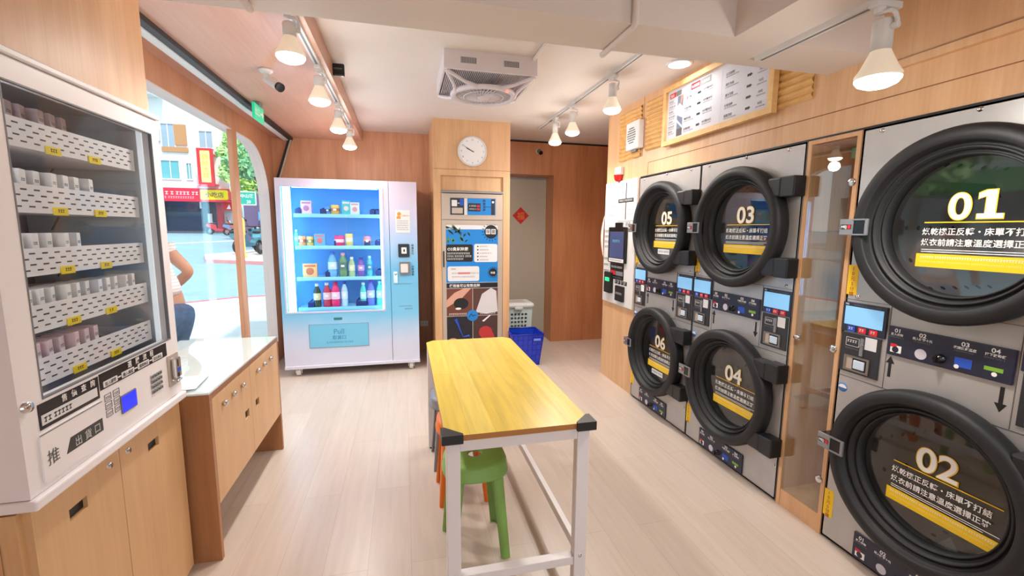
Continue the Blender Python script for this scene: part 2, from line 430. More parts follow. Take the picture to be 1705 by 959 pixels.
def dryer_tower(name, label, loc, up, low, mute_extra=None, note=False):
    t = thing('dryer_tower', label, 'dryer', loc, -90, 'stacked tumble dryers along the right wall')
    b = MB(STEEL)
    hole_plate(b, -.408, .408, .86, 1.95, (0, ZU), .30, 0); hole_plate(b, -.408, .408, .012, .86, (0, ZL), .30, 0)
    b.box(-.408, -.40, 0, .70, .012, 1.95); b.box(.40, .408, 0, .70, .012, 1.95); b.box(-.40, .40, 0, .7, 1.942, 1.95); b.box(-.40, .40, 0, .7, .012, .02)
    b.box(-.40, .40, .69, .70, .02, 1.942)
    b.m(BLACK); b.box(-.40, .40, .03, .69, 0, .012)
    # panel seams
    b.m(mat('seam_steel', rgb(92, 90, 90), .6))
    b.box(-.408, .408, -.0012, 0, .836, .839); b.box(-.408, .408, -.0012, 0, 1.196, 1.198)
    b.box(-.208, -.2055, -.0012, 0, .839, 1.196); b.box(.2045, .207, -.0012, 0, .839, 1.196)
    b.build('cabinet', t)
    for x, z in ((-.355, 1.212), (.36, 1.212), (.385, .2), (0, 1.935), (.3, 1.93), (-.33, 1.93)):
        s = MB(CHROME); s.lathe([(0, .006), (.007, .005), (.01, 0)], (x, 0, z), (0, -1, 0), 14); s.build('screw', t)
    for zc, num, ln in ((ZU, up, True), (ZL, low, True)):
        d = MB(STEELD)
        d.lathe([(.262, .02), (.30, .03), (.33, .16), (.33, .60), (.0, .62)], (0, 0, zc), (0, 1, 0), 48)
        d.m(BLACK)
        for k in range(14):
            a = k * 2 * math.pi / 14
            for yy in (.2, .27, .34, .41, .48, .55): d.lathe([(0, .001), (.011, .001)], (.329 * math.cos(a), yy, zc + .329 * math.sin(a)), (-math.cos(a), 0, -math.sin(a)), 8)
        d.m(STEELD)
        for k in range(3):
            a = R(30 + 120 * k); u = Vector((math.cos(a), 0, math.sin(a))); v = Vector((-math.sin(a), 0, math.cos(a)))
            P = [u * .33 - v * .04, u * .33 + v * .04, u * .27]
            d.add([p + Vector((0, yy, zc)) for yy in (.17, .6) for p in P], [(0, 1, 4, 3), (1, 2, 5, 4), (2, 0, 3, 5), (0, 1, 2), (3, 4, 5)])
        d.build('drum', t)
        r = MB(RUBBER)
        r.lathe([(.338, 0), (.350, -.008), (.357, -.03), (.358, -.062), (.352, -.078), (.34, -.088), (.322, -.091), (.306, -.088), (.301, -.083), (.300, -.052),
                 (.292, -.048), (.286, -.048), (.284, -.056), (.276, -.056), (.274, -.03), (.264, -.026), (.262, -.034), (.256, -.034), (.252, .004), (.252, .014), (.30, .014), (.338, 0)], (0, 0, zc), (0, 1, 0), 72, False)
        for f_ in r.bm.faces: f_.smooth = True
        for e_ in r.bm.edges:
            if len(e_.link_faces) == 2 and e_.link_faces[0].normal.angle(e_.link_faces[1].normal, 0) > .9: e_.smooth = False
        door = r.build('door', t)
        g = MB(GLASSD); g.lathe([(0, .008), (.252, .008)], (0, 0, zc), (0, 1, 0), 64); g.build('glass', door)
        for sg in (1, -1):
            h = MB(BLACK); zc2 = zc + sg * .21
            h.box(.335, .425, -.075, -.0, zc2 - .052, zc2 + .052, .006); h.box(.255, .345, -.078, -.012, zc2 - .05, zc2 + .05, .01)
            h.build('hinge', door)
        l = MB(GREYM); l.box(-.395, -.335, -.098, -.09, zc - .034, zc + .036, .003); l.box(-.285, -.272, -.098, -.088, zc - .034, zc + .036, .002)
        l.box(-.34, -.28, -.098, -.09, zc + .030, zc + .036); l.box(-.34, -.28, -.098, -.09, zc - .034, zc - .028)
        l.m(BLACKG); l.box(-.336, -.285, -.093, -.085, zc - .028, zc + .03); l.box(-.395, -.345, -.09, 0, zc - .028, zc + .03)
        l.box(-.389, -.341, -.0992, -.098, zc - .008, zc + .012)
        l.text('MEJ', -.386, zc - .004, -.0996, .017, INKW, .02); l.m(INKR); l.box(-.357, -.343, -.0996, -.0991, zc - .006, zc + .010)
        l.build('latch', door)
        yq = .004; q = MB(); cxn = .02
        if num == '01':
            q.text('0', cxn - .042, zc + .03, yq, .135, YEL, .034, 'C', 1.08); q.text('0', cxn - .042, zc + .031, yq - .001, .133, INKW, .014, 'C', 1.08)
            one = [(-.034, 0), (.038, 0), (.038, .017), (.015, .017), (.015, .098), (-.008, .098), (-.034, .086), (-.034, .070), (-.012, .077), (-.012, .017), (-.034, .017)]
            for mm_, e_, dy in ((YEL, .0032, 0), (INKW, 0, -.001)):
                q.m(mm_)
                for (xa, xb, za, zb) in ((-.034, .038, 0, .017), (-.012, .015, .017, .098)): q.box(cxn + .046 + xa - e_, cxn + .046 + xb + e_, yq + dy, yq + dy + .0005, zc + .031 + za - (e_ if za == 0 else 0), zc + .031 + zb + (e_ if zb > .05 else 0))
                q.prism([(cxn + .046 + x_, zc + .031 + z_) for x_, z_ in ((-.012 - e_, .098 + e_), (-.034 - e_, .088 + e_), (-.034 - e_, .070 - e_), (-.012 - e_, .078 - e_))], yq + dy, yq + dy + .0005)
        else:
            if num: q.text(num, cxn, zc + .03, yq, .135, YEL, .034, 'C', 1.08); num and q.text(num, cxn, zc + .031, yq - .001, .133, INKW, .014, 'C', 1.08)
        q.m(YEL); q.box(cxn - .15, cxn + .205, yq, yq + .0006, zc + .0165, zc + .0205)
        q.text('烘乾機正反轉・床單不打結', cxn + .012, zc - .027, yq, .0285, INKW, .012, 'C', .97)
        q.text('烘衣前請注意溫度選擇正確', cxn + .012, zc - .068, yq, .0285, INKW, .012, 'C', .97)
        q.m(INKW); q.box(cxn - .15, cxn + .205, yq, yq + .0006, zc - .087, zc - .0845); q.box(cxn - .15, cxn + .16, yq, yq + .0006, zc - .095, zc - .0925)
        q.m(YEL); q.box(cxn - .165, cxn + .215, yq, yq + .0006, zc - .154, zc - .102)
        q.scribble(cxn - .15, cxn + .2, zc - .119, .008, yq - .0004, INKW); q.scribble(cxn - .15, cxn + .2, zc - .136, .006, yq - .0004, mat('pale_yellow_print', rgb(255, 232, 140), .5))
        if note: q.m(PAPER); q.box(cxn - .10, cxn + .06, yq - .0006, yq, zc - .205, zc - .166); q.scribble(cxn - .09, cxn + .05, zc - .192, .014, yq - .001, INKK)
        q.build('lettering', door)
    # two pay panels: left one for the upper drum, right one for the lower drum
    for sx_, nm in ((-.411, 'pay_panel'), (.213, 'pay_panel')):
        p = MB(NAVY); x = sx_; w = .196
        p.box(x, x + w, -.008, 0, 1.049, 1.185, .003)
        p.text('MEJ', x + .012, 1.173, -.0085, .010, INKW, .02); p.scribble(x + .05, x + .17, 1.172, .006, -.0085, INKG)
        pp = p.build(nm, t)
        c = MB(SCREEN); c.box(x + .014, x + .182, -.0095, -.008, 1.083, 1.167); c.build('screen', pp)
        for k, mm in enumerate((INKB, INKR, INKR)):
            c = MB(mm); xx = x + .05 + k * .049
            c.rrect(xx - .017, xx + .017, 1.052, 1.078, .004, -.011, -.008); tiny(c, xx, 1.061, -.0115, 2, .011, INKW); c.build('button', pp)
        c = MB(mat('coin_plate', rgb(46, 46, 52), .4)); c.box(x + .008, x + .182, -.006, 0, .862, 1.044, .002)
        c.m(INKW); c.frame(x + .03, x + .09, .985, 1.024, x + .0315, x + .0885, .9865, 1.0225, -.0066, -.006)
        c.scribble(x + .036, x + .086, 1.002, .012, -.0066, INKW); c.scribble(x + .03, x + .09, .97, .007, -.0066, INKG)
        c.m(PAPER); c.box(x + .116, x + .166, -.0066, -.006, .984, 1.04)
        cp = c.build('coin_plate', t)
        k = MB(mat('tray_steel', rgb(140, 132, 124), .35, .6)); k.frame(x + .032, x + .145, .872, .942, x + .042, x + .135, .88, .934, -.012, -.006)
        k.m(BLACKG); k.box(x + .042, x + .135, -.0065, -.006, .88, .934)
        k.m(SILVER); k.box(x + .042, x + .07, -.009, -.006, .88, .934)
        k.m(mat('coin_cup', rgb(206, 224, 240), .25)); k.box(x + .077, x + .126, -.014, -.006, .886, .926, .003)
        k.build('coin_return', cp)
        k = MB(GREYM); k.box(x + .098, x + .112, -.012, -.006, .95, 1.03); k.cyl((x + .105, -.006, 1.0), (x + .105, -.018, 1.0), .008, n=12); k.build('coin_slot', cp)
    # instruction strips
    for z0, x0, x1, nm in ((.992, -.202, .2, 'instruction_strip'), (.022, -.245, .162, 'instruction_strip')):
        p = MB(NAVY); z1 = z0 + .122; p.box(x0, x1, -.010, 0, z0, z1, .003); yy = -.0106
        W_ = (x1 - x0)
        for f, n_, ti in ((.085, '01', '放入衣物'), (.315, '02', '投入硬幣十元'), (.655, '03', '選擇烘乾溫度'), (.87, '04', '按下啟動鍵')):
            xx = x0 + W_ * f
            p.text(n_, xx, z1 - .023, yy, .022, INKW, .02, 'C', 1.15); p.text(ti, xx, z1 - .036, yy, .0115, INKW, .02, 'C')
            p.scribble(xx - .03, xx + .03, z1 - .046, .005, yy, INKG); 
        xx = x0 + W_ * .085; p.m(INKR); p.box(xx - .02, xx + .004, yy, yy + .0005, z0 + .036, z0 + .05); p.m(INKW); p.box(xx - .02, xx + .022, yy + .0002, yy + .0005, z0 + .014, z0 + .044)
        p.m(NAVY); p.lathe([(0, 0), (.013, 0)], (xx, yy - .0002, z0 + .027), (0, 1, 0), 16)
        p.m(mat('coin_print', rgb(205, 202, 214), .5)); p.lathe([(0, 0), (.021, 0)], (x0 + W_ * .315, yy, z0 + .032), (0, 1, 0), 24)
        xx = x0 + W_ * .655; p.m(INKB); p.box(xx - .026, xx + .026, yy, yy + .0005, z0 + .02, z0 + .055); p.m(INKW); p.lathe([(0, 0), (.008, 0)], (xx - .018, yy - .0003, z0 + .02), (0, 1, 0), 12)
        xx = x0 + W_ * .87; p.m(mat('green_print', rgb(128, 178, 52), .5)); p.box(xx - .026, xx + .026, yy, yy + .0005, z0 + .034, z0 + .048); p.m(INKW); p.lathe([(0, 0), (.008, 0)], (xx + .004, yy - .0003, z0 + .024), (0, 1, 0), 12)
        st = p.build(nm, t)
        k = MB(BLACKG); k.lathe([(0, .022), (.012, .022), (.014, .006), (.018, .004), (.018, 0)], (x0 + W_ * .48, -.010, z0 + .034), (0, -1, 0), 18)
        k.box(x0 + W_ * .48 - .004, x0 + W_ * .48 + .004, -.04, -.03, z0 + .02, z0 + .048, .001); k.build('knob', st)
    for x, z0, sg in ((-.188, .894, 1), (.174, .888, -1)):
        a = MB(INKK); h = .09
        pts = [(-.006, 0), (.006, 0), (.006, h * .66), (.017, h * .66), (0, h), (-.017, h * .66), (-.006, h * .66)]
        if sg < 0: pts = [(px_, h - pz_) for px_, pz_ in pts][::-1]
        a.prism([(x + px_, z0 + pz_) for px_, pz_ in pts], -.0008, 0); a.build('arrow_sticker', t)
    for z0 in (1.218, .122):
        a = MB(YEL); a.box(-.409, -.362, -.001, 0, z0, z0 + .135); a.text('10元5分鐘', -.386, z0 + .112, -.0014, .0215, mat('orange_print', rgb(190, 110, 10), .5), .02, vertical=True); a.build('price_sticker', t)
    a = MB(mat('badge_blue', rgb(70, 130, 205), .4)); a.lathe([(0, .002), (.021, .002), (.022, 0)], (-.378, 0, .781), (0, -1, 0), 24)
    a.m(INKW); a.prism([(-.378 + .02 * math.cos(R(q)), .779 + .016 * math.sin(R(q))) for q in range(0, 181, 15)], -.0026, -.002); a.build('badge_sticker', t)
    return t
dryer_tower('d', 'farthest dryer tower, doors numbered 05 over 06, beside the white payment panel', (1.985, 3.11, 0), '05', '06', note=True)
dryer_tower('d', 'middle dryer tower with the round doors numbered 03 over 04', (1.985, 2.29, 0), '03', '04')
dryer_tower('d', 'nearest and largest-looking dryer tower, doors numbered 01 over 02', (1.985, 1.19, 0), '01', '02')
t0 = dryer_tower('d', 'partly cut-off dryer tower at the right edge, past number 02', (1.985, .37, 0), '', '')

# niche with glass door between the towers
t = thing('display_niche', 'tall narrow wooden niche with a glass door between dryers 03 and 01', 'cabinet', (1.985, 1.74, 0), -90)
b = MB(W_WALL)
b.box(-.135, -.115, 0, .5, 0, 1.95); b.box(.115, .135, 0, .5, 0, 1.95); b.box(-.115, .115, 0, .5, 1.93, 1.95); b.box(-.115, .115, 0.005, .5, 0, .095); b.box(-.115, .115, .48, .5, .095, 1.93)
b.build('frame', t)
b = MB(GLASSV)
for z in (.62, 1.08, 1.5): b.box(-.113, .113, .03, .47, z, z + .008)
b.build('glass_shelves', t)
b = MB(GLASST); b.box(-.112, .118, .004, .010, .10, 1.925); dr = b.build('glass_door', t)
for x, z in ((.112, 1.726), (.106, .947), (.104, .279)):
    b = MB(CHROME); b.lathe([(0, .012), (.014, .012), (.019, .008), (.019, -.006)], (x, .004, z), (0, -1, 0), 20); b.build('clip', dr)
b = MB(CHROME); b.lathe([(0, .02), (.010, .02), (.013, 0)], (-.095, .004, .957), (0, -1, 0), 16); b.box(-.11, -.08, .0, .004, .945, .969); b.build('lock', dr)

# ================================================================== right wall: kiosk, signs
t = thing('payment_kiosk', 'white payment panel with touch screen mounted on the right wall beside dryer 05', 'kiosk', (1.98, 3.858, .79), -90)
b = MB(WHITE2); b.box(-.307, .309, 0, .02, 0, 1.17, .004); b.build('panel', t)
b = MB(BLACKG); b.rrect(-.165, .178, .405, .742, .012, -.022, 0); b.box(-.05, .08, -.014, 0, .74, .785)
sp = b.build('screen_housing', t)
b = MB(mat('kiosk_screen', rgb(56, 66, 96), .15, emit=rgb(52, 64, 104), es=.5)); b.box(-.135, .148, -.0235, -.022, .452, .70)
b.text('請選擇機號', 0, .6, -.0242, .03, mat('kiosk_print', rgb(96, 150, 190), .4), .01, 'C'); b.build('screen', sp)
b = MB(PAPER); b.box(-.14, .155, -.0235, -.022, .412, .445); b.scribble(-.12, .13, .421, .014, -.024, INKK); 
for x in (-.15, .155): b.box(x - .012, x + .012, -.0235, -.022, .69, .725)
b.build('paper_tag', sp)
b = MB(BLACKG); b.box(-.14, .13, -.004, 0, .245, .40); b.scribble(-.12, .10, .355, .018, -.0045, INKW); b.m(INKR); b.box(-.13, -.03, -.0045, -.004, .285, .325); b.m(INKG); b.box(-.02, .12, -.0045, -.004, .285, .325); b.scribble(-.12, .1, .258, .01, -.0045, INKG); b.build('note_plate', t)
b = MB(BLACK); b.rrect(-.22, -.075, .1, .305, .012, -.03, 0); c = b.build('card_reader', t)
b = MB(mat('green_led', rgb(30, 220, 110), .3, emit=rgb(40, 255, 120), es=1.6)); b.box(-.19, -.105, -.032, -.03, .215, .25); b.build('light', c)
b = MB(BLACK); b.rrect(.0, .16, .045, .19, .008, -.018, 0); b.m(GREYP); b.box(.02, .14, -.021, -.018, .11, .13); b.build('bill_slot', t)
b = MB(BLACKG)
for k in range(4): b.box(-.035 + k * .062, .012 + k * .062, -.003, 0, .205, .24); 
for k in range(4): tiny(b, -.0115 + k * .062, .215, -.0035, 1, .02, INKW)
b.build('label_strip', t)
b = MB(PAPER); b.box(-.03, .275, -.004, 0, .80, 1.15); b.m(INKK); b.box(.118, .134, -.0046, -.004, .81, 1.14); b.box(-.02, .265, -.005, -.004, .965, 1.0); 
b.scribble(.0, .25, .975, .016, -.0054, INKW)
for z in (1.1, 1.06, 1.02, .93, .89, .85): b.scribble(-.02, .1, z, .012, -.0046, INKG); b.scribble(.15, .26, z, .012, -.0046, INKG)
b.build('notice_sheets', t)
b = MB(PAPER); b.box(-.30, -.045, -.003, 0, .72, 1.12); 
for z in (1.02, .93, .84): b.scribble(-.25, -.08, z, .022, -.0036, INKG)
b.build('notice_sheets', t)
b = MB(INKG)
for x in (-.1, .02): 
    for k in range(5): b.box(x + k * .017, x + k * .017 + .008, -.001, 0, .76 + .006 * (k % 3), .785)
b.text('掃碼', .17, .75, -.001, .05, INKG, 0, 'C'); b.m(INKK)
for z in (.69, .64, .59, .54, .42, .36, .30): b.scribble(-.29, -.18, z, .02, -.001, INKK)
b.build('printing', t)
# loose sheet hanging off the kiosk edge
b = MB(mat('pink_paper', rgb(240, 214, 206), .7)); N = 8
vs = []
for i in range(N + 1):
    f = i / N
    vs += [(-.308 - .004 * math.sin(f * 3.1) , -.003 - .006 * math.sin(f * 3.14), .44 + .42 * f), (-.314 - .012 * math.sin(f * 3.14), -.008 - .022 * math.sin(f * 3.14), .46 + .38 * f)]
b.add(vs, [(2 * i, 2 * i + 1, 2 * i + 3, 2 * i + 2) for i in range(N)], True); b.build('hanging_sheet', t)

t = thing('alarm_strobe', 'small white alarm lamp with red lens above the payment panel', 'alarm', (2.0, 3.89, 1.965), -90)
b = MB(WHITE2); b.box(-.055, .055, -.045, 0, .05, .125, .012); b.build('body', t)
b = MB(mat('red_lens', rgb(214, 30, 30), .25)); b.lathe([(0, -.01), (.02, -.008), (.035, .01), (.042, .052)], (0, -.03, 0), (0, 0, 1), 20); b.box(-.03, .03, -.03, 0, .02, .05); b.build('lens', t)
t = thing('wall_speaker', 'white square speaker with round grille high on the right wall', 'speaker', (2.0, 3.615, 2.20), -90)
b = MB(WHITE); b.box(-.11, .11, -.055, 0, 0, .235, .01); b.build('body', t)
b = MB(GREYP)
for k in range(7):
    z = .12 + (k - 3) * .02; hw = math.sqrt(max(0, .072 ** 2 - (z - .12) ** 2)); b.box(-.01 - hw, -.01 + hw, -.058, -.055, z - .005, z + .005)
b.build('grille', t)
b = MB(GREYP); b.box(-.05, .04, -.035, -.01, -.018, .0); b.build('connector', t)
def slats(x0, x1, z0, z1, label):
    t = MB(W_SLAT); n = int((z1 - z0) / .034); k = 8; vs = []
    rows = n * k + 1
    for i in range(rows):
        z = z0 + (z1 - z0) * i / (rows - 1); y = -.003 - .014 * abs(math.sin(math.pi * n * i / (rows - 1)))
        for j in range(13):
            f = j / 12; vs.append((x0 + (x1 - x0) * f, y + .002 * math.sin(9 * f + z * 40), z + .004 * math.sin(f * 11 + 2)))
    t.add(vs, [(i * 13 + j, i * 13 + j + 1, (i + 1) * 13 + j + 1, (i + 1) * 13 + j) for i in range(rows - 1) for j in range(12)], True)
    t.box(x0, x1, -.004, 0, z0, z1)
    o = t.build('slatted_panel'); place(o, (2.0, 0, 0), -90); tag(o, label, 'panel', None); return o
slats(-3.93, -3.54, 2.135, 2.56, 'rippled pine panel behind the white speaker')
slats(-3.46, -1.885, 2.16, 2.56, 'long rippled pine panel behind the framed price board')
t = thing('price_board', 'pine framed white price board with red headings above the dryers', 'sign', (2.0, 2.62, 2.14), -90)
b = MB(W_FRAME); b.frame(-.53, .53, 0, .425, -.495, .495, .035, .39, -.055, -.02); b.build('frame', t)
b = MB(mat('board_sheet', rgb(206, 206, 216), .6)); b.box(-.495, .495, -.034, -.02, .035, .39); pn = b.build('sheet', t)
b = MB(); y = -.0346
b.m(INKR); b.rrect(-.47, -.395, .335, .37, .006, y, y + .0004); b.rrect(-.22, -.12, .33, .372, .006, y, y + .0004)
b.m(GREYP); b.rrect(-.392, -.33, .335, .37, .006, y, y + .0004); b.rrect(-.117, -.01, .33, .372, .006, y, y + .0004)
b.text('洗衣', -.46, .343, y - .0004, .022, INKW, .02); b.text('價目說明', -.21, .342, y - .0004, .02, INKW, .02); b.text('使用方式', -.105, .342, y - .0004, .02, INKW, .01)
for k in range(7): b.scribble(-.475, -.42 + .02 * (k % 2), .305 - k * .036, .011, y, INKK); b.scribble(-.475, -.40, .292 - k * .036, .006, y, INKG)
for k, s_ in enumerate(('小型衣物', '大型衣物', '棉被毛毯', '床單被套')):
    z = .285 - k * .07
    b.text(s_, -.285, z, y, .019, INKK, .01); b.scribble(-.285, -.18, z - .014, .007, y, INKG)
    b.m(INKK); b.prism([(-.145, z), (-.12, z), (-.12, z - .004), (-.104, z + .007), (-.12, z + .018), (-.12, z + .014), (-.145, z + .014)], y, y + .0004)
    b.text('30分鐘/60元', -.085, z + .008, y, .018, INKK, .01); b.scribble(-.085, .01, z - .006, .007, y, INKG)
b.m(mat('pale_line', rgb(206, 212, 228), .6)); b.box(.085, .095, y, y + .0004, .04, .385)
for k, s_ in enumerate(('烘衣說明', '標準洗程', '溫水洗程', '烘乾加時', '殺菌洗程')):
    z = .315 - k * .062
    b.text(s_, .13, z, y, .018, INKK, .01); b.scribble(.13, .24, z - .013, .007, y, INKG)
    b.m(INKK); b.prism([(.31, z), (.335, z), (.335, z - .004), (.351, z + .007), (.335, z + .018), (.335, z + .014), (.31, z + .014)], y, y + .0004)
    b.text('10元', .40, z + .008, y, .018, INKK, .01); b.scribble(.39, .46, z - .008, .007, y, INKG)
b.build('lettering', pn)
b = MB(mat('photo_blue_grey', rgb(110, 122, 146), .5)); b.box(-.37, -.305, -.0352, -.0342, .05, .33)
b.m(mat('photo_cloth', rgb(206, 216, 232), .5)); b.prism([(-.37, .2), (-.305, .17), (-.305, .25), (-.35, .28), (-.37, .26)], -.0356, -.0352); b.prism([(-.37, .15), (-.305, .1), (-.305, .115), (-.37, .17)], -.0356, -.0352)
b.m(mat('photo_skin', rgb(190, 140, 110), .5)); b.prism([(-.33, .33), (-.305, .33), (-.325, .27), (-.34, .27)], -.0357, -.0352); b.m(mat('photo_dark', rgb(86, 78, 82), .5)); b.box(-.37, -.305, -.0356, -.0352, .05, .1); b.build('picture', pn)

# ================================================================== ceiling things
def spotlight(label, loc, rz=0, drop=.20, group='track spotlights', tilt=0, power=1.0):
    """loc = point on the rail's underside; lamp face is `drop` below"""
    t = thing('track_spotlight', label, 'lamp', loc, rz, group)
    b = MB(WHITE2); b.box(-.018, .018, -.05, .05, -.022, 0, .004); b.cyl((0, .02, -.022), (0, .02, -.04), .016, n=16); b.build('adapter', t)
    b = MB(WHITE2); b.tube([(0, .02, -.036), (-.036, .02, -.042), (-.042, .01, -.052), (-.042, 0, -.07), (-.042, 0, -.092)], .0065, 8); b.cyl((-.046, 0, -.085), (-.022, 0, -.085), .011, n=14); b.build('arm', t)
    b = MB(WHITE2); b.lathe([(0, -.055), (.026, -.055), (.029, -.06), (.029, -drop + .085), (0, -drop + .085)], n=24); b.build('socket', t)
    b = MB(SHADE); b.lathe([(.025, -drop + .095), (.03, -drop + .08), (.05, -drop + .035), (.064, -drop + .012), (.063, -drop)], n=28); s_ = b.build('bulb', t)
    b = MB(BULB); b.lathe([(.0635, -drop + .006), (.0625, -drop - .004), (.054, -drop - .016), (.035, -drop - .025), (0, -drop - .029)], n=28); b.build('lens', s_)
    ld = bpy.data.lights.new('beam_light', 'SPOT'); ld.energy = LAMP_W * power; ld.color = LAMP_C; ld.spot_size = R(160); ld.spot_blend = .7; ld.shadow_soft_size = .06
    lo = bpy.data.objects.new('beam_light', ld); COL.objects.link(lo); lo.parent = t; lo.location = (0, 0, -drop - .04)
    ld = bpy.data.lights.new('glow_light', 'POINT'); ld.energy = LAMP_G * power; ld.color = LAMP_C; ld.shadow_soft_size = .05
    lo = bpy.data.objects.new('glow_light', ld); COL.objects.link(lo); lo.parent = t; lo.location = (0, 0, -drop - .085)
    return t
def rail(label, x, y0, y1, z):
    b = MB(WHITE2); b.box(-.018, .018, 0, y1 - y0, -.02, 0); b.m(GREYP); b.box(-.006, .006, .02, y1 - y0 - .02, -.0206, -.02)
    o = b.build('track_rail'); o.location = (x, y0, z); tag(o, label, 'rail', 'lighting tracks'); return o
rail('white lighting track under the edge of the plywood ceiling', -.485, 1.83, 4.85, 2.5)
rail('white lighting track on the white ceiling toward the passage', 1.485, 1.83, 4.85, 2.62)
rail('white lighting track under the boxed ceiling duct by the nearest dryers', 1.51, -.6, 1.72, 2.25)
for k, (y_, nm) in enumerate(((2.33, 'nearest spotlight of the window-side track, large in view'), (3.06, 'second spotlight from the front on the window-side track'), (3.88, 'third spotlight from the front on the window-side track'), (4.64, 'farthest spotlight of the window-side track, near the back wall'))):
    spotlight(nm, (-.485, y_, 2.48), 180, .20)
for y_, nm in ((3.07, 'nearest spotlight of the track toward the passage'), (3.85, 'middle spotlight of the track toward the passage'), (4.32, 'farthest spotlight of the track toward the passage')):
    spotlight(nm, (1.485, y_, 2.60), 180, .235)
spotlight('big white spotlight hanging above dryer 01 at the upper right', (1.51, 1.19, 2.23), 90, .235)
spotlight('added unseen white spotlight above the viewer on the dryer-side track', (1.51, -.2, 2.23), 90, .235)  # extra lamp out of view, added for more light near the viewer
t = thing('downlight', 'round glowing downlight set in the ceiling beside the price board', 'lamp', (1.83, 2.79, 2.62))
b = MB(WHITE2); b.lathe([(.088, 0), (.088, -.008), (.07, -.012), (.07, 0)], n=32); b.build('trim_ring', t)
b = MB(BULB); b.lathe([(.071, -.010), (.04, -.013), (0, -.014)], n=32); b.build('lens', t)
ld = bpy.data.lights.new('downlight_light', 'SPOT'); ld.energy = LAMP_W * .2; ld.color = LAMP_C; ld.spot_size = R(160); ld.spot_blend = .6; ld.shadow_soft_size = .06
lo = bpy.data.objects.new('downlight_light', ld); COL.objects.link(lo); lo.parent = t; lo.location = (0, 0, -.03)

# ceiling fan unit
t = thing('ceiling_fan_unit', 'white square ventilation fan box hanging under the ceiling', 'fan', (.575, 2.945, 2.62))
FW = mat('fan_white', rgb(226, 216, 220), .45)
b = MB(FW); b.box(-.305, .305, 0, .012, -.115, 0)
b.box(-.305, -.293, .012, .62, -.115, 0); b.box(.293, .305, .012, .62, -.115, 0); b.box(-.293, .293, .608, .62, -.115, 0); b.box(-.293, .293, .012, .608, -.012, 0)
b.build('housing', t)
for x in (-.15, .13):
    b = MB(GREYP); b.box(x - .05, x + .05, -.002, 0, -.075, -.04)
    for k in range(9): b.m(FW); b.box(x - .046 + k * .0105, x - .044 + k * .0105, -.003, -.001, -.073, -.042); b.m(GREYP)
    b.build('side_vent', t)
# grille: corner arms, square grid and round guard
b = MB(FW); c0 = Vector((0, .31, 0))
for sx in (-1, 1):
    for sy in (-1, 1):
        for off in (-1, 1):
            a0 = Vector((sx * .29, .31 + sy * .29, -.118)); aa = math.atan2(sy, sx) + off * .42
            a1 = Vector((.222 * math.cos(aa), .31 + .222 * math.sin(aa), -.178))
            mid = (a0 + a1) / 2 + Vector((0, 0, -.012)) - Vector((sx * .02, sy * .02, 0))
            b.tube([a0, mid, a1], [.013, .012, .015], 8)
b.lathe([(.232, .012), (.236, .0), (.226, -.012), (.206, -.014), (.194, -.004), (.194, .012), (.232, .012)], (0, .31, -.178), (0, 0, 1), 48)
b.build('guard_frame', t)
b = MB(FW)
for k in range(40):
    a = 2 * math.pi * k / 40; b.cyl((.05 * math.cos(a), .31 + .05 * math.sin(a), -.192), (.19 * math.cos(a + .35), .31 + .19 * math.sin(a + .35), -.182), .0028, n=5, caps=False)
for r in (.09, .14): b.lathe([(r - .003, -.19), (r + .003, -.19), (r + .003, -.186), (r - .003, -.186)], (0, .31, .0), (0, 0, 1), 40)
b.build('guard_bars', t)
b = MB(FW); b.lathe([(0, -.2), (.04, -.198), (.052, -.186), (.052, -.17)], (0, .31, 0), (0, 0, 1), 24); b.build('hub', t)
b = MB(mat('dark_vent', rgb(150, 142, 146), .6)); b.box(-.285, .285, .02, .605, -.07, -.066)
b.m(FW)
for k in range(46): x = -.28 + k * .0124; b.box(x, x + .004, .02, .605, -.112, -.104)
b.box(-.29, .29, .012, .022, -.114, -.10)
b.build('upper_grille', t)
b = MB(mat('fan_blade', rgb(196, 190, 194), .5))
for k in range(5):
    a = 2 * math.pi * k / 5; u = Vector((math.cos(a), math.sin(a), 0)); v = Vector((-math.sin(a), math.cos(a), 0)); o = Vector((0, .31, -.15))
    P = [o + u * .03 - v * .02, o + u * .18 - v * .05 + Vector((0, 0, -.012)), o + u * .18 + v * .06 + Vector((0, 0, .015)), o + u * .03 + v * .03 + Vector((0, 0, .01))]
    b.add(P + [p + Vector((0, 0, .003)) for p in P], [(0, 1, 2, 3), (4, 5, 6, 7), (0, 1, 5, 4), (1, 2, 6, 5), (2, 3, 7, 6), (3, 0, 4, 7)])
b.lathe([(.05, -.17), (.05, -.07), (0, -.07)], (0, .31, 0), (0, 0, 1), 20); b.build('blades', t)
b = MB(mat('red_led', rgb(255, 90, 70), .3, emit=rgb(255, 80, 60), es=4)); b.ball((.13, .12, -.192), .008); b.build('indicator', t)
# conduits
def conduit(label, pts):
    b = MB(WHITE_P); b.tube(pts, .012, 10); o = b.build('conduit'); tag(o, label, 'pipe', 'white ceiling conduits')
conduit('white conduit running from the beam to the ceiling fan box', [(.855, 1.822, 2.606), (.855, 2.3, 2.606), (.855, 2.95, 2.606)])
conduit('bent white conduit dropping down the beam above the table', [(.835, 1.562, 2.615), (.835, 1.562, 2.25), (.835, 1.566, 2.24), (.835, 1.58, 2.237), (.835, 1.84, 2.237)])
conduit('short white conduit crossing the beam on the window side', [(-.49, 1.562, 2.61), (-.49, 1.562, 2.25), (-.49, 1.566, 2.24), (-.49, 1.58, 2.237), (-.49, 1.78, 2.237)])
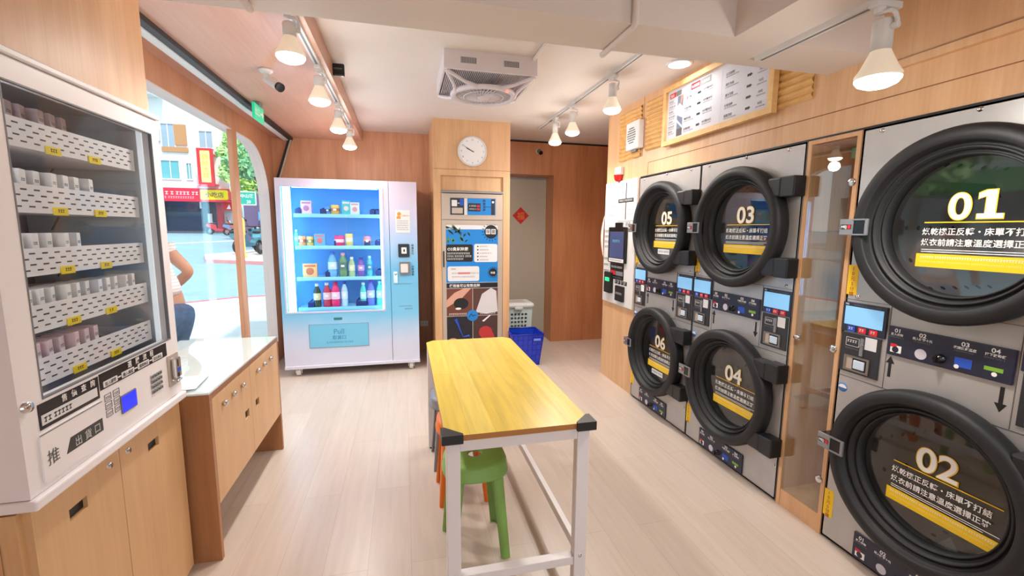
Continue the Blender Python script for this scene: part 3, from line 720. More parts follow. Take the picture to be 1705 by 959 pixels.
# security cameras
t = thing('security_camera', 'white bullet security camera under the plywood ceiling', 'camera', (-.83, 3.26, 2.5))
b = MB(WHITE2); b.lathe([(0, 0), (.042, 0), (.042, -.01), (.03, -.022), (0, -.024)], n=24); b.tube([(0, 0, -.02), (.0, .0, -.04), (.02, .0, -.055)], .015, 10); b.ball((.02, 0, -.058), .02); b.build('mount', t)
b = MB(WHITE2); b.cyl((.0, .02, -.05), (.085, -.06, -.115), .026, n=20); b.m(BLACKG); b.cyl((.085, -.06, -.115), (.098, -.0725, -.125), .028, n=20); b.build('body', t)
t = thing('dome_camera', 'little grey camera on the plywood above the passage door', 'camera', (1.69, 5.55, 2.49))
b = MB(WHITE2); b.lathe([(0, .02), (.03, .02), (.034, 0)], (0, 0, 0), (0, -1, 0), 20); b.build('mount', t)
b = MB(GREYP); b.cyl((0, -.02, 0), (.005, -.085, -.03), .028, n=18); b.m(BLACKG); b.cyl((.005, -.085, -.03), (.006, -.093, -.034), .024, n=18); b.build('body', t)
t = thing('exit_sign', 'green exit sign hanging edge-on from the plywood ceiling', 'sign', (-1.12, 4.10, 2.5), 90)
b = MB(GREYP); b.box(-.04, .05, -.025, .025, -.03, 0, .004); b.build('bracket', t)
b = MB(mat('exit_green', rgb(40, 190, 140), .35, emit=rgb(40, 200, 150), es=.45)); b.box(-.12, .12, -.010, .010, -.145, -.025, .003); bd = b.build('panel', t)
b = MB(INKW); b.text('出口', -.05, -.11, -.0115, .07, INKW, .01, 'C'); b.m(INKW); b.prism([(.03, -.09), (.07, -.09), (.07, -.11), (.105, -.083), (.07, -.056), (.07, -.076), (.03, -.076)], -.0115, -.010); b.build('lettering', bd)
t = thing('sensor_box', 'small black square sensor on the edge of the plywood ceiling', 'sensor', (-.405, 3.37, 2.565), 0)
b = MB(BLACKG); b.box(-.036, .04, -.03, 0, -.04, .04, .008); b.m(WHITE2); b.box(-.035, .0, 0, .03, -.02, .02); b.build('body', t)
b = MB(INKG); b.scribble(-.03, .03, .0, .01, -.0305, INKG); b.build('printing', t)
# wall clock
t = thing('wall_clock', 'round white wall clock on the oak pillar', 'clock', (.716, 4.73, 2.306))
b = MB(WHITE2); b.lathe([(0, 0), (.152, 0), (.155, .012), (.152, .03), (.143, .034), (.138, .026)], (0, 0, 0), (0, -1, 0), 56); b.build('rim', t)
b = MB(mat('clock_face', rgb(240, 238, 240), .5)); b.lathe([(0, .024), (.14, .024)], (0, 0, 0), (0, -1, 0), 48); fc = b.build('face', t)
b = MB()
for k in range(1, 13):
    a = R(90 - 30 * k); b.text(str(k), .115 * math.cos(a), .115 * math.sin(a) - .009, -.0246, .026, INKG, 0, 'C')
b.build('numerals', fc)
for L_, w_, ang, nm in ((.07, .004, 155, 'hour_hand'), (.10, .0028, 150, 'minute_hand')):
    b = MB(INKK); u = Vector((math.cos(R(ang)), 0, math.sin(R(ang)))); v = Vector((-u.z, 0, u.x)); pts = [u * -.015 - v * w_, u * L_ - v * w_ * .6, u * L_ + v * w_ * .6, u * -.015 + v * w_]
    b.prism([(p.x, p.z) for p in pts], -.028, -.0262); b.build(nm, t)
# red paper diamond
b = MB(mat('red_paper', rgb(200, 22, 20), .6)); b.prism([(0, -.115), (.115, 0), (0, .115), (-.115, 0)], -.004, 0); b.text('福', 0, -.045, -.0045, .11, mat('gold_print', rgb(226, 120, 30), .5), .01, 'C')
o = b.build('red_paper_diamond'); o.location = (1.545, 5.86, 1.69); tag(o, 'red paper diamond with gold character on the frosted door', 'decoration')
# outlet
t = thing('wall_outlet', 'white socket low on the back wall beside the drinks machine', 'outlet', (.225, 5.55, .29))
b = MB(WHITE2); b.box(-.05, .05, -.012, 0, 0, .07, .004); b.build('plate', t); b = MB(BLACK)
for x in (-.02, -.01, .012, .022): b.box(x - .0015, x + .0015, -.0125, -.012, .025, .045)
b.build('sockets', t)

# ================================================================== left: wall vending machine
t = thing('wall_vending_machine', 'white wall vending machine with trays of small boxes', 'vending machine', (-.915, 1.66, .795), 90)
# local: x -.39..+.385, y=0 front, z 0..1.12
VX0, VX1, VH = -.39, .385, 1.12
GX0, GX1, GZ0, GZ1 = -.315, .335, .262, 1.052
VW = mat('machine_white', rgb(246, 241, 244), .38, coat=.15)
VIN = mat('machine_inside', rgb(216, 218, 222), .5)
b = MB(VW); b.box(VX0, VX0 + .012, .07, .46, 0, VH); b.box(VX1 - .012, VX1, .07, .46, 0, VH); b.box(VX0 + .012, VX1 - .012, .07, .46, VH - .012, VH); b.box(VX0 + .012, VX1 - .012, .07, .46, 0, .012)
b.m(VIN); b.box(VX0 + .012, VX1 - .012, .44, .46, .012, VH - .012); b.box(VX0 + .012, VX1 - .012, .08, .44, .215, .222)
b.build('body', t)
b = MB(VW); b.frame(VX0, VX1, .03, VH - .012, GX0, GX1, GZ0, GZ1, 0, .03)
b.box(VX0, VX0 + .012, .03, .068, .03, VH - .012); b.box(VX1 - .012, VX1, .03, .068, .03, VH - .012); b.box(VX0 + .012, VX1 - .012, .03, .068, VH - .024, VH - .012)
b.m(GREYP); b.frame(GX0 - .001, GX1 + .001, GZ0 - .001, GZ1 + .001, GX0 + .003, GX1 - .003, GZ0 + .003, GZ1 - .003, -.001, .01)
dr = b.build('door', t)
b = MB(VW); b.box(VX0 - .008, VX1 + .004, -.016, .07, .0, .028, .005); b.build('trim_lip', t); b = MB(VW); b.box(VX0 - .006, VX1 + .003, -.010, .07, VH - .010, VH + .008, .004); b.build('trim_lip', t)
b = MB(GLASSV); b.box(GX0 + .006, GX1 - .006, .006, .011, GZ0 + .006, GZ1 - .006); b.build('glass', dr)
b = MB(); b.m(BLACKG); b.box(-.10, .295, -.0012, 0, .205, .256); b.box(-.335, -.105, -.0012, 0, .185, .253)
for i, ch in enumerate('選購流程'): b.text(ch, .055 + i * .045, .234, -.0018, .024, INKW, .012, 'C')
for i, ch in enumerate('投入硬幣 輸入編號 選擇商品 取出商品'.split()):
    x = -.085 + i * .092; b.m(PAPER); b.rrect(x, x + .07, .209, .228, .003, -.0018, -.0012); b.text(ch, x + .035, .2125, -.0022, .014, INKK, .01, 'C')
    if i < 3: b.m(INKW); b.box(x + .073, x + .089, -.0018, -.0012, .217, .221)
for i, ch in enumerate('售價查詢'): b.text(ch, -.245 + i * .038, .232, -.0018, .022, INKW, .012, 'C')
b.m(PAPER); b.box(-.328, -.115, -.0018, -.0012, .195, .222); b.scribble(-.32, -.22, .201, .014, -.0022, INKK)
b.build('instruction_band', dr)
b = MB(VW); b.rrect(-.345, -.105, .045, .178, .01, -.004, 0); b.m(GREYP); b.box(-.345, -.105, -.0045, -.004, .172, .175); b.m(mat('flap_black', rgb(52, 58, 58), .4)); b.prism([(-.265, .085), (-.112, .085), (-.112, .124), (-.245, .124)], -.0048, -.004)
b.text('推', -.31, .088, -.0048, .044, mat('flap_ink', rgb(86, 88, 90), .5), .0, 'C')
for i, ch in enumerate('出貨口'): b.text(ch, -.218 + i * .04, .092, -.0054, .03, mat('flap_grey_ink', rgb(206, 206, 206), .5), .008, 'C')
b.build('delivery_flap', dr)
b = MB(INKG)
for i in range(2):
    for j in range(3):
        x = -.085 + i * .042; z = .185 - j * .026
        b.frame(x, x + .032, z - .022, z, x + .002, x + .03, z - .02, z - .002, -.001, 0); b.scribble(x + .005, x + .026, z - .016, .008, -.001, INKG)
b.build('pictogram_sticker', dr)
b = MB(GREYP); b.rrect(-.012, .074, .092, .153, .004, -.003, 0); b.m(LCD); b.box(-.008, .07, -.0036, -.003, .096, .149); b.build('lcd', dr)
b = MB(GREYM)
for r in range(4):
    for c in range(4): x = .17 + c * .019; z = .15 - r * .019; b.box(x, x + .014, -.005, 0, z, z + .013, .002); b.m(INKK); b.box(x + .004, x + .010, -.0054, -.005, z + .004, z + .009); b.m(GREYM)
b.build('keypad', dr)
b = MB(SILVER); b.rrect(.29, .372, .075, .2, .006, -.004, 0); cs = b.build('coin_unit', dr)
b = MB(CHROME); b.box(.31, .352, -.022, -.004, .105, .185, .004); b.m(BLACKG); b.box(.322, .329, -.0226, -.022, .15, .178); b.m(INKB); b.box(.318, .345, -.0226, -.022, .128, .146); b.m(BLACKG); b.box(.318, .333, -.0226, -.022, .108, .126); b.build('coin_slot', cs)
b = MB(CHROME); b.tube([(.312, -.004, .098), (.312, -.018, .092), (.35, -.018, .092), (.35, -.004, .098)], .005, 8); b.build('return_lever', cs)
b = MB(CHROME); b.lathe([(0, .012), (.012, .012), (.015, 0)], (VX0 + .02, 0, .262), (0, -1, 0), 16); b.build('lock', dr)
b = MB(mat('machine_side_panel', rgb(206, 210, 212), .5)); b.box(.345, .372, .05, .42, .25, 1.06); b.build('side_rail', t)
for x0, es_ in ((-.34, 4.5), (.335, .45)):  # glowing strips added to brighten the trays; no lamp known inside the machine
    b = MB(mat('added_glow_strip_%d' % (es_ * 10), rgb(210, 214, 216), .4, emit=(.92, .97, 1, 1), es=es_)); b.box(x0, x0 + .012, .034, .05, .25, 1.06); b.build('added_glow_strip', t)
TRAYZ = [.985, .815, .645, .492, .345]
YTAG = mat('yellow_tag', rgb(246, 216, 20), .5)
SLOT = mat('slot_dark', rgb(70, 68, 72), .6)
for k, zt in enumerate(TRAYZ):
    b = MB(VW); x0, x1 = -.27 , .318; zb = zt - .075
    b.box(x0, x1, .055, .058, zb, zt); b.box(x0, x1, .058, .40, zb, zb + .003); b.box(x0, x0 + .003, .058, .40, zb, zt - .02); b.box(x1 - .003, x1, .058, .40, zb, zt - .02)
    b.m(SLOT)
    for r in range(4):
        for c in range(13):
            x = x0 + .012 + c * .0445 + (.022 if r % 2 else 0)
            if x + .022 < x1 - .006: b.box(x, x + .02, .0545, .055, zt - .016 - r * .015, zt - .012 - r * .015)
    tr = b.build('tray', t)
    for x in (-.11, .065):
        c = MB(YTAG); c.box(x, x + .055, .052, .0545, zb - .004, zb + .018); c.scribble(x + .015, x + .04, zb + .004, .009, .0514, INKK); c.build('price_tag', tr)
    c = MB(VIN); c.box(.25, .31, .30, .385, zb + .004, zb + .085, .004); c.build('motor', tr)
    c = MB(mat('coil_blue', rgb(60, 88, 110), .35, .5))
    for xc_ in (.02, .14):
        pts = [(xc_ + .028 * math.cos(a * .55), .08 + a * .0045, zb + .036 + .028 * math.sin(a * .55)) for a in range(0, 64)]
        c.tube(pts, .0022, 5)
    c.build('coil', tr)
    c = MB(mat('cable_dark', rgb(60, 62, 66), .5)); c.tube([(.318, .36, zb + .05), (.335, .33, zb + .06), (.338, .32, zb + .0), (.33, .34, zb - .05)], .003, 6); c.build('cable', tr)
ROWS = [(6, .050, .058, 'pinkish', -.25, .042), (7, .052, .055, 'white', -.235, .044), (5, .056, .052, 'white', -.225, .046), (11, .048, .06, 'white', -.22, .04), (6, .05, .065, 'pink and white', -.215, .042)]
proto = None
BOXW = mat('carton_white', rgb(240, 236, 236), .5); BOXP = mat('carton_pink', rgb(224, 196, 204), .5); BOXG = mat('carton_greypink', rgb(206, 184, 186), .5)
names = ['top', 'second', 'third', 'fourth', 'bottom']
for k, (n, pitch, extra, colr, xs, wd) in enumerate(ROWS):
    zb = TRAYZ[k] - .075 + .003
    bm_ = [BOXG, BOXW, BOXW, BOXW, BOXP][k]
    h = .112
    wd = wd * .8; b = MB(bm_); b.box(-wd / 2, wd / 2, 0, .075, 0, h, .0015); b.m(INKG); b.scribble(-wd * .35, wd * .35, h * .72, .008, -.0006, INKG); b.m([BOXG, BOXW, BOXW, BOXW, BOXW][k]); 
    if k == 4: b.box(-wd / 2 + .002, wd / 2 - .002, -.0006, 0, h * .35, h * .68)
    me = b.build('small_box')
    for i in range(n):
        o = me if i == 0 else me.copy()
        if i: COL.objects.link(o)
        x = xs + i * pitch
        o.location = (-.915 - (.062 + .004 * (i % 3)), 1.66 + x, .795 + zb); o.rotation_euler = (0, 0, R(90 + 12 + random.random() * 7))
        pos = 'first' if i == 0 else 'last' if i == n - 1 else 'middle'
        lab = {'first': f'{colr} carton at the left end of the {names[k]} tray', 'last': f'{colr} carton at the right end of the row on the {names[k]} tray'}.get(pos, f'{colr} carton inside the row on the {names[k]} tray')
        tag(o, lab, 'box', f'cartons on the {names[k]} tray')

# base cabinet below it
t = thing('base_cabinet', 'pale wooden two-door cabinet under the wall vending machine', 'cabinet', (-.93, 1.66, 0), 90)
b = MB(W_PALE); b.box(-.395, .386, .018, .44, 0, .79); b.build('body', t)
for x0, x1, sx0, lx in ((-.375, -.0215, -.255, -.073), (-.0185, .384, .14, .026)):
    b = MB(W_PALE)
    b.frame(x0, x1, .03, .785, sx0, sx0 + .073, .675, .71, 0, .018); b.m(BLACK); b.box(sx0, sx0 + .073, .012, .018, .675, .71)
    d = b.build('door', t); c = MB(CHROME); c.lathe([(0, .006), (.009, .006), (.012, 0)], (lx, 0, .744), (0, -1, 0), 16); c.m(BLACK); c.box(lx - .001, lx + .001, -.0065, -.006, .739, .749); c.build('lock', d)

# ================================================================== counter under the window
t = thing('window_counter', 'low oak counter with glass top and knobbed doors below the window', 'counter', (-.834, 2.62, 0), 90)
# local x: -.52..+.53 ; y 0..0.55
b = MB(W_CNT); b.box(-.535, -.512, 0, .55, 0, .78); b.build('end_panel', t)
b = MB(W_CNT); b.box(.51, .535, 0, .55, 0, .78); b.build('end_panel', t)
b = MB(W_CNTY); b.box(-.512, .51, 0.0, .55, .758, .782); b.build('worktop', t)
b = MB(GLASST); b.box(-.54, .52, -.006, .55, .79, .8)
b.build('glass_top', t)
b = MB(mat('white_underlay', rgb(236, 236, 236), .45)); b.box(-.535, .515, 0, .55, .782, .79); b.build('underlay', t)
b = MB(W_PALE); b.box(-.512, .51, .02, .55, .262, .757); b.build('body', t)
for x0, x1, hx, kx in ((-.51, -.024, -.13, (-.40, -.28, -.155)), (-.021, .508, .04, (.088, .21, .332))):
    b = MB(W_PALE); b.frame(x0, x1, .262, .755, hx, hx + .06, .49, .535, 0, .018); b.m(BLACK); b.box(hx, hx + .06, .012, .018, .49, .535)
    d = b.build('door', t)
    for k in kx:
        c = MB(CHROME); c.lathe([(0, .02), (.012, .02), (.0145, .014), (.0145, .006), (.009, .004), (.009, 0)], (k, 0, .692), (0, -1, 0), 20); c.build('knob', d)
b = MB(PAPER); b.box(-.08, .12, 0, .30, 0, .002); b.scribble(-.05, .1, .0, .001, -.001, INKG)
o = b.build('paper_sheet'); o.location = (-.905, 2.20, .8005); o.rotation_euler = (0, 0, R(96)); tag(o, 'white paper sheet on the near end of the glass counter top', 'paper')

# ================================================================== drinks vending machine
t = thing('drink_vending_machine', 'large white and blue drinks vending machine against the back wall', 'vending machine', (-.527, 4.72, .0))
m = bpy.data.materials.new('blue_wrap'); m.use_nodes = True; nt = m.node_tree; pb = nt.nodes['Principled BSDF']; pb.inputs['Roughness'].default_value = .35
tc = nt.nodes.new('ShaderNodeTexCoord'); sp_ = nt.nodes.new('ShaderNodeSeparateXYZ'); nt.links.new(tc.outputs['Object'], sp_.inputs[0])
nz = nt.nodes.new('ShaderNodeTexNoise'); nz.inputs['Scale'].default_value = 1.6; nt.links.new(tc.outputs['Object'], nz.inputs['Vector'])
ad = nt.nodes.new('ShaderNodeMath'); ad.operation = 'MULTIPLY_ADD'; ad.inputs[1].default_value = .35; nt.links.new(nz.outputs['Fac'], ad.inputs[0]); nt.links.new(sp_.outputs['Z'], ad.inputs[2])
rp = nt.nodes.new('ShaderNodeValToRGB'); rp.color_ramp.elements[0].position = .10; rp.color_ramp.elements[0].color = rgb(222, 220, 236)
rp.color_ramp.elements[1].position = 1.0; rp.color_ramp.elements[1].color = rgb(218, 206, 226)
for p_, c_ in ((.26, rgb(206, 216, 240)), (.40, rgb(128, 200, 238)), (.62, rgb(112, 190, 232)), (.78, rgb(170, 200, 236))): e = rp.color_ramp.elements.new(p_); e.color = c_
dv = nt.nodes.new('ShaderNodeMath'); dv.operation = 'DIVIDE'; dv.inputs[1].default_value = 2.0; nt.links.new(ad.outputs[0], dv.inputs[0]); nt.links.new(dv.outputs[0], rp.inputs[0]); nt.links.new(rp.outputs[0], pb.inputs['Base Color'])
WRAP = m
DX0, DX1, DZ0, DZ1 = -.663, .664, .10, 1.975
WX0, WX1, WZ0, WZ1 = -.625, .325, .655, 1.905
b = MB(mat('machine_side', rgb(222, 220, 234), .4)); b.box(DX0, DX0 + .015, .05, .80, DZ0, DZ1); b.box(DX1 - .015, DX1, .05, .80, DZ0, DZ1); b.box(DX0 + .015, DX1 - .015, .05, .80, DZ1 - .015, DZ1); b.box(DX0 + .015, DX1 - .015, .05, .80, DZ0, DZ0 + .02)
b.box(DX0 + .015, DX1 - .015, .78, .8, DZ0 + .02, DZ1 - .015); b.build('body', t)
IN = mat('blue_interior', rgb(120, 190, 250), .5)
b = MB(IN); b.box(WX0 - .01, WX1 + .01, .42, .43, WZ0 - .02, WZ1 + .02); b.box(WX0 - .02, WX0 - .01, .05, .43, WZ0 - .02, WZ1 + .02); b.box(WX1 + .01, WX1 + .02, .05, .43, WZ0 - .02, WZ1 + .02); b.box(WX0 - .01, WX1 + .01, .05, .42, WZ1 + .01, WZ1 + .02); b.box(WX0 - .01, WX1 + .01, .05, .42, WZ0 - .02, WZ0 - .012); b.build('interior', t)
b = MB(WRAP); b.frame(DX0, .383, DZ0 + .01, DZ1, WX0, WX1, WZ0, WZ1, 0, .05); b.m(mat('lavender_trim', rgb(206, 208, 236), .4)); b.frame(WX0 - .004, WX1 + .004, WZ0 - .004, WZ1 + .004, WX0 + .012, WX1 - .012, WZ0 + .012, WZ1 - .012, -.004, .02)
dr = b.build('door', t)
b = MB(GLASS); b.box(WX0 + .004, WX1 - .004, .008, .013, WZ0 + .004, WZ1 - .004); b.build('glass', dr)
b = MB(WRAP); b.box(DX0 - .003, DX1 + .003, -.012, .06, DZ0 - .02, DZ0 + .012, .004); b.build('plinth', t)
b = MB(WRAP); b.box(.387, DX1, 0, .05, DZ0 + .012, DZ1, .003); pn = b.build('control_panel', t)
b = MB(mat('tray_flap', rgb(120, 198, 232), .3)); b.rrect(-.425, .15, .29, .535, .006, -.006, 0); b.m(INKG); b.frame(-.425, .15, .29, .535, -.421, .146, .294, .531, -.0065, -.006)
FI = mat('flap_print', rgb(70, 140, 190), .5); b.text('Pull', -.14, .43, -.0072, .075, FI, .004, 'C'); b.text('取貨口', -.14, .375, -.0072, .045, FI, .004, 'C'); b.scribble(-.26, 0, .335, .016, -.0072, FI); b.build('delivery_flap', dr)
b = MB(mat('green_tag', rgb(46, 120, 120), .4)); b.rrect(-.185, -.105, .575, .598, .004, -.004, 0); b.build('brand_plate', dr)
TUBE = mat('cyan_light_tube', rgb(200, 240, 255), .3, emit=(.34, .76, 1.0, 1), es=6.5)
for x0, x1 in ((WX0 + .02, WX0 + .085), (WX1 - .03, WX1 - .008)):
    b = MB(TUBE); b.rrect(x0, x1, WZ0 + .012, WZ1 - .01, .004, .03, .06); b.build('light_tube', t)
b = MB(TUBE); b.box(WX0 + .1, WX1 - .05, .06, .08, WZ1 - .012, WZ1 - .002); b.build('light_tube', t)
SHZ = [1.638, 1.318, .998, .684]
SH = mat('shelf_cyan', rgb(150, 220, 246), .4)
for k, z in enumerate(SHZ):
    b = MB(SH); b.box(WX0 + .09, WX1 - .035, .12, .41, z - .012, z); b.box(WX0 + .09, WX1 - .035, .115, .12, z - .03, z + .006)
    for q in range(26): x = WX0 + .1 + q * .0315; b.box(x, x + .012, .112, .115, z - .022, z - .002)
    b.build('shelf', t)
SPX = mat('spiral_dark', rgb(24, 46, 110), .4)
def zx(v): return (480 + v * .2294 - 852.5)
def vx(px, y=4.87):   # world x of a column of the photograph at the shelf depth
    dxx = px - 852.5; d = cx * dxx - cy * 0
    return None
SPIRALS = [(0, -.495), (0, -.262), (0, .22), (0, .325), (1, -.142), (1, .155), (1, .335), (2, -.24), (2, .345), (3, -.42), (3, .05), (3, .1)]
for k, x in SPIRALS:
    x = min(x, .262); b = MB(SPX); b.box(x - .03, x + .03, .14, .16, SHZ[k], SHZ[k] + .055, .004); b.tube([(x + .032 * math.cos(a * .7), .165 + a * .006, SHZ[k] + .036 + .03 * math.sin(a * .7)) for a in range(34)], .003, 5); b.build('spiral', t)
b = MB(PAPER); b.box(.448, .592, -.002, 0, 1.46, 1.69); b.m(mat('orange_logo', rgb(246, 150, 60), .5)); b.ball((.485, -.0025, 1.65), .02, 1, .04, 1); b.box(.46, .5, -.0026, -.002, 1.60, 1.628); b.text('行動支付', .508, 1.625, -.0026, .02, mat('orange_logo', rgb(246, 150, 60)), .01)
for k in range(5): b.scribble(.46, .58, 1.575 - k * .022, .010, -.0026, INKG)
b.build('notice', pn)
b = MB(BLACKG); b.rrect(.468, .58, 1.21, 1.345, .008, -.012, 0); b.m(PAPER); b.rrect(.5, .552, 1.245, 1.31, .006, -.0128, -.012); b.m(BLACKG); b.box(.52, .534, -.0135, -.0128, 1.265, 1.29); b.build('card_reader', pn)
b = MB(GREYP); b.rrect(.475, .585, 1.03, 1.16, .008, -.02, 0); b.m(WHITE2); b.rrect(.488, .562, 1.05, 1.14, .008, -.024, -.02); b.build('coin_box', pn)
b = MB(INKK)
for z in (1.33, 1.11): b.text('感應支付' if z > 1.2 else '投幣退幣', .612, z - .01, -.001, .026, INKK, .01, vertical=True)
b.scribble(.46, .6, .925, .01, -.001, INKG); b.scribble(.46, .6, .69, .01, -.001, INKG); b.scribble(.52, .6, .66, .012, -.001, INKG)
b.build('printing', pn)
b = MB(CHROME); b.rrect(.415, .455, .94, 1.06, .006, -.012, 0); b.lathe([(0, .022), (.013, .022), (.015, .01)], (.435, 0, 1.035), (0, -1, 0), 16); b.build('lock_handle', pn)
for x, y in ((-.545, .045), (.575, .045), (-.56, .70), (.565, .70)):
    b = MB(WHITE2); b.cyl((x - .02, y, .042), (x + .02, y, .042), .041, n=24); b.box(x - .032, x - .024, y - .02, y + .02, .03, .09); b.box(x + .024, x + .032, y - .02, y + .02, .03, .09); b.box(x - .045, x + .045, y - .045, y + .045, .078, .088)
    b.m(BLACKG); b.cyl((x - .034, y, .042), (x + .034, y, .042), .014, n=14); b.build('castor', t)

def at_shelf(zoom_x, depth=4.90):
    """world x of a product seen at this column of the photograph, standing at the given depth"""
    px = 480 + zoom_x * .2294; py = 420
    v = Vector((px - 852.5, -(py - 479.5), -FPX)); d = Vector((cx.dot(v), cy.dot(v), cz.dot(v)))
    return d.x / d.y * depth
def pm(c, r=.3): return mat('product_%d_%d_%d' % c, rgb(*c), r)
def bottle(zx_, row, col, cap, label_c, h, rad, name, lab, liquid=None):
    t = thing(name, lab, 'bottle', (at_shelf(zx_), 4.90, SHZ[row]), 0, 'drinks in the vending machine')
    b = MB(pm(col, .2)); b.lathe([(0, 0), (rad * .9, 0), (rad, .008), (rad, h * .22), (rad * .93, h * .26), (rad, h * .3), (rad, h * .62), (rad * .86, h * .72), (rad * .46, h * .86), (rad * .42, h * .92), (0, h * .92)], n=20); b.build('bottle_body', t)
    b = MB(pm(label_c, .45)); b.lathe([(rad * 1.012, h * .31), (rad * 1.012, h * .6)], n=20); b.m(INKW); b.box(-rad * .4, rad * .4, -rad * 1.05, -rad * 1.0, h * .42, h * .5); b.build('wrapper', t)
    b = MB(pm(cap, .4)); b.lathe([(rad * .5, h * .89), (rad * .5, h * .985), (rad * .44, h), (0, h)], n=18); b.build('cap', t)
def can(zx_, row, col, top, h, rad, lab, name='drink_can', cat='can'):
    t = thing(name, lab, cat, (at_shelf(zx_), 4.90, SHZ[row]), 0, 'drinks in the vending machine')
    b = MB(pm(col)); b.lathe([(0, 0), (rad * .85, 0), (rad, .006), (rad, h - .01), (rad * .86, h - .002)], n=22); b.m(pm(top)); b.lathe([(rad * 1.004, h * .35), (rad * 1.004, h * .65)], n=22); b.m(INKW); b.box(-rad * .35, rad * .35, -rad * 1.03, -rad * .98, h * .4, h * .6); b.build('can_body', t)
    b = MB(CHROME); b.lathe([(rad * .86, h - .002), (rad * .8, h), (rad * .76, h - .004), (0, h - .004)], n=22); b.build('lid', t)
def carton(zx_, row, col, band, w, h, lab):
    t = thing('snack_carton', lab, 'box', (at_shelf(zx_), 4.90, SHZ[row]), 0, 'packs in the vending machine')
    b = MB(pm(col, .45)); b.box(-w / 2, w / 2, -.03, .03, 0, h, .002); b.build('carton_body', t)
    b = MB(pm(band, .5)); b.ball((0, -.0305, h * .45), w * .28, 1, .02, 1); b.box(-w * .4, w * .4, -.0312, -.0302, h * .78, h * .9); b.build('printed_design', t)
carton(150, 0, (244, 196, 210), (190, 120, 160), .10, .135, 'pink carton on the top shelf of the drinks machine')
can(300, 0, (90, 160, 220), (40, 90, 170), .085, .032, 'small blue tub on the top shelf of the drinks machine', 'snack_tub', 'tub')
can(355, 0, (240, 190, 90), (196, 120, 60), .10, .044, 'orange tub on the top shelf of the drinks machine', 'snack_tub', 'tub')
carton(435, 0, (70, 190, 190), (240, 200, 190), .085, .145, 'tall teal carton on the top shelf of the drinks machine')
carton(497, 0, (226, 222, 214), (226, 150, 150), .088, .128, 'cream carton beside the teal one on the top shelf')
bottle(65, 1, (120, 220, 230), (240, 250, 250), (160, 220, 230), .165, .022, 'drink_bottle', 'slim teal bottle at the left end of the second shelf')
can(106, 1, (236, 176, 120), (190, 110, 90), .105, .038, 'orange can on the second shelf of the drinks machine')
can(166, 1, (226, 196, 110), (130, 140, 60), .10, .036, 'yellow can on the second shelf beside the orange can')
carton(236, 1, (100, 180, 226), (220, 120, 120), .105, .125, 'pale blue pack on the second shelf of the drinks machine')
can(375, 1, (236, 60, 130), (250, 200, 214), .11, .05, 'wide pink tub on the second shelf of the drinks machine', 'snack_tub', 'tub')
can(446, 1, (240, 220, 130), (250, 240, 210), .13, .038, 'tall yellow can on the second shelf of the drinks machine')
can(577, 1, (226, 140, 170), (240, 190, 120), .105, .04, 'rose can near the right end of the second shelf')
carton(155, 2, (236, 186, 130), (200, 110, 80), .135, .14, 'orange carton on the third shelf of the drinks machine')
bottle(318, 2, (110, 180, 240), (60, 120, 220), (200, 230, 250), .26, .046, 'drink_bottle', 'big blue bottle on the third shelf of the drinks machine')
bottle(395, 2, (110, 150, 110), (236, 160, 180), (80, 120, 110), .25, .042, 'drink_bottle', 'green bottle with pink cap on the third shelf')
bottle(458, 2, (170, 200, 150), (240, 240, 240), (216, 226, 190), .205, .034, 'drink_bottle', 'pale green bottle on the third shelf of the drinks machine')
bottle(525, 2, (126, 90, 170), (70, 60, 150), (200, 150, 200), .2, .036, 'drink_bottle', 'purple bottle on the third shelf of the drinks machine')
bottle(588, 2, (90, 190, 200), (200, 240, 245), (60, 140, 160), .215, .03, 'drink_bottle', 'slim teal bottle on the third shelf of the drinks machine')
bottle(195, 3, (60, 80, 70), (240, 244, 246), (226, 220, 170), .245, .037, 'drink_bottle', 'dark tea bottle with white cap on the bottom shelf')
bottle(268, 3, (190, 60, 90), (240, 244, 246), (236, 200, 206), .255, .04, 'drink_bottle', 'red drink bottle with white cap on the bottom shelf')
bottle(330, 3, (236, 50, 120), (230, 40, 100), (250, 210, 224), .26, .045, 'drink_bottle', 'bright pink bottle on the bottom shelf of the drinks machine')
bottle(396, 3, (190, 220, 240), (40, 70, 180), (220, 236, 250), .265, .032, 'drink_bottle', 'clear bottle with blue cap on the bottom shelf')
bottle(535, 3, (90, 210, 200), (220, 246, 246), (190, 236, 226), .25, .033, 'drink_bottle', 'mint bottle on the bottom shelf of the drinks machine')
bottle(590, 3, (110, 120, 220), (120, 60, 170), (200, 200, 246), .275, .04, 'drink_bottle', 'violet bottle on the bottom shelf of the drinks machine')
bottle(655, 3, (100, 220, 190), (150, 240, 220), (190, 246, 226), .265, .036, 'drink_bottle', 'green bottle at the right end of the bottom shelf')

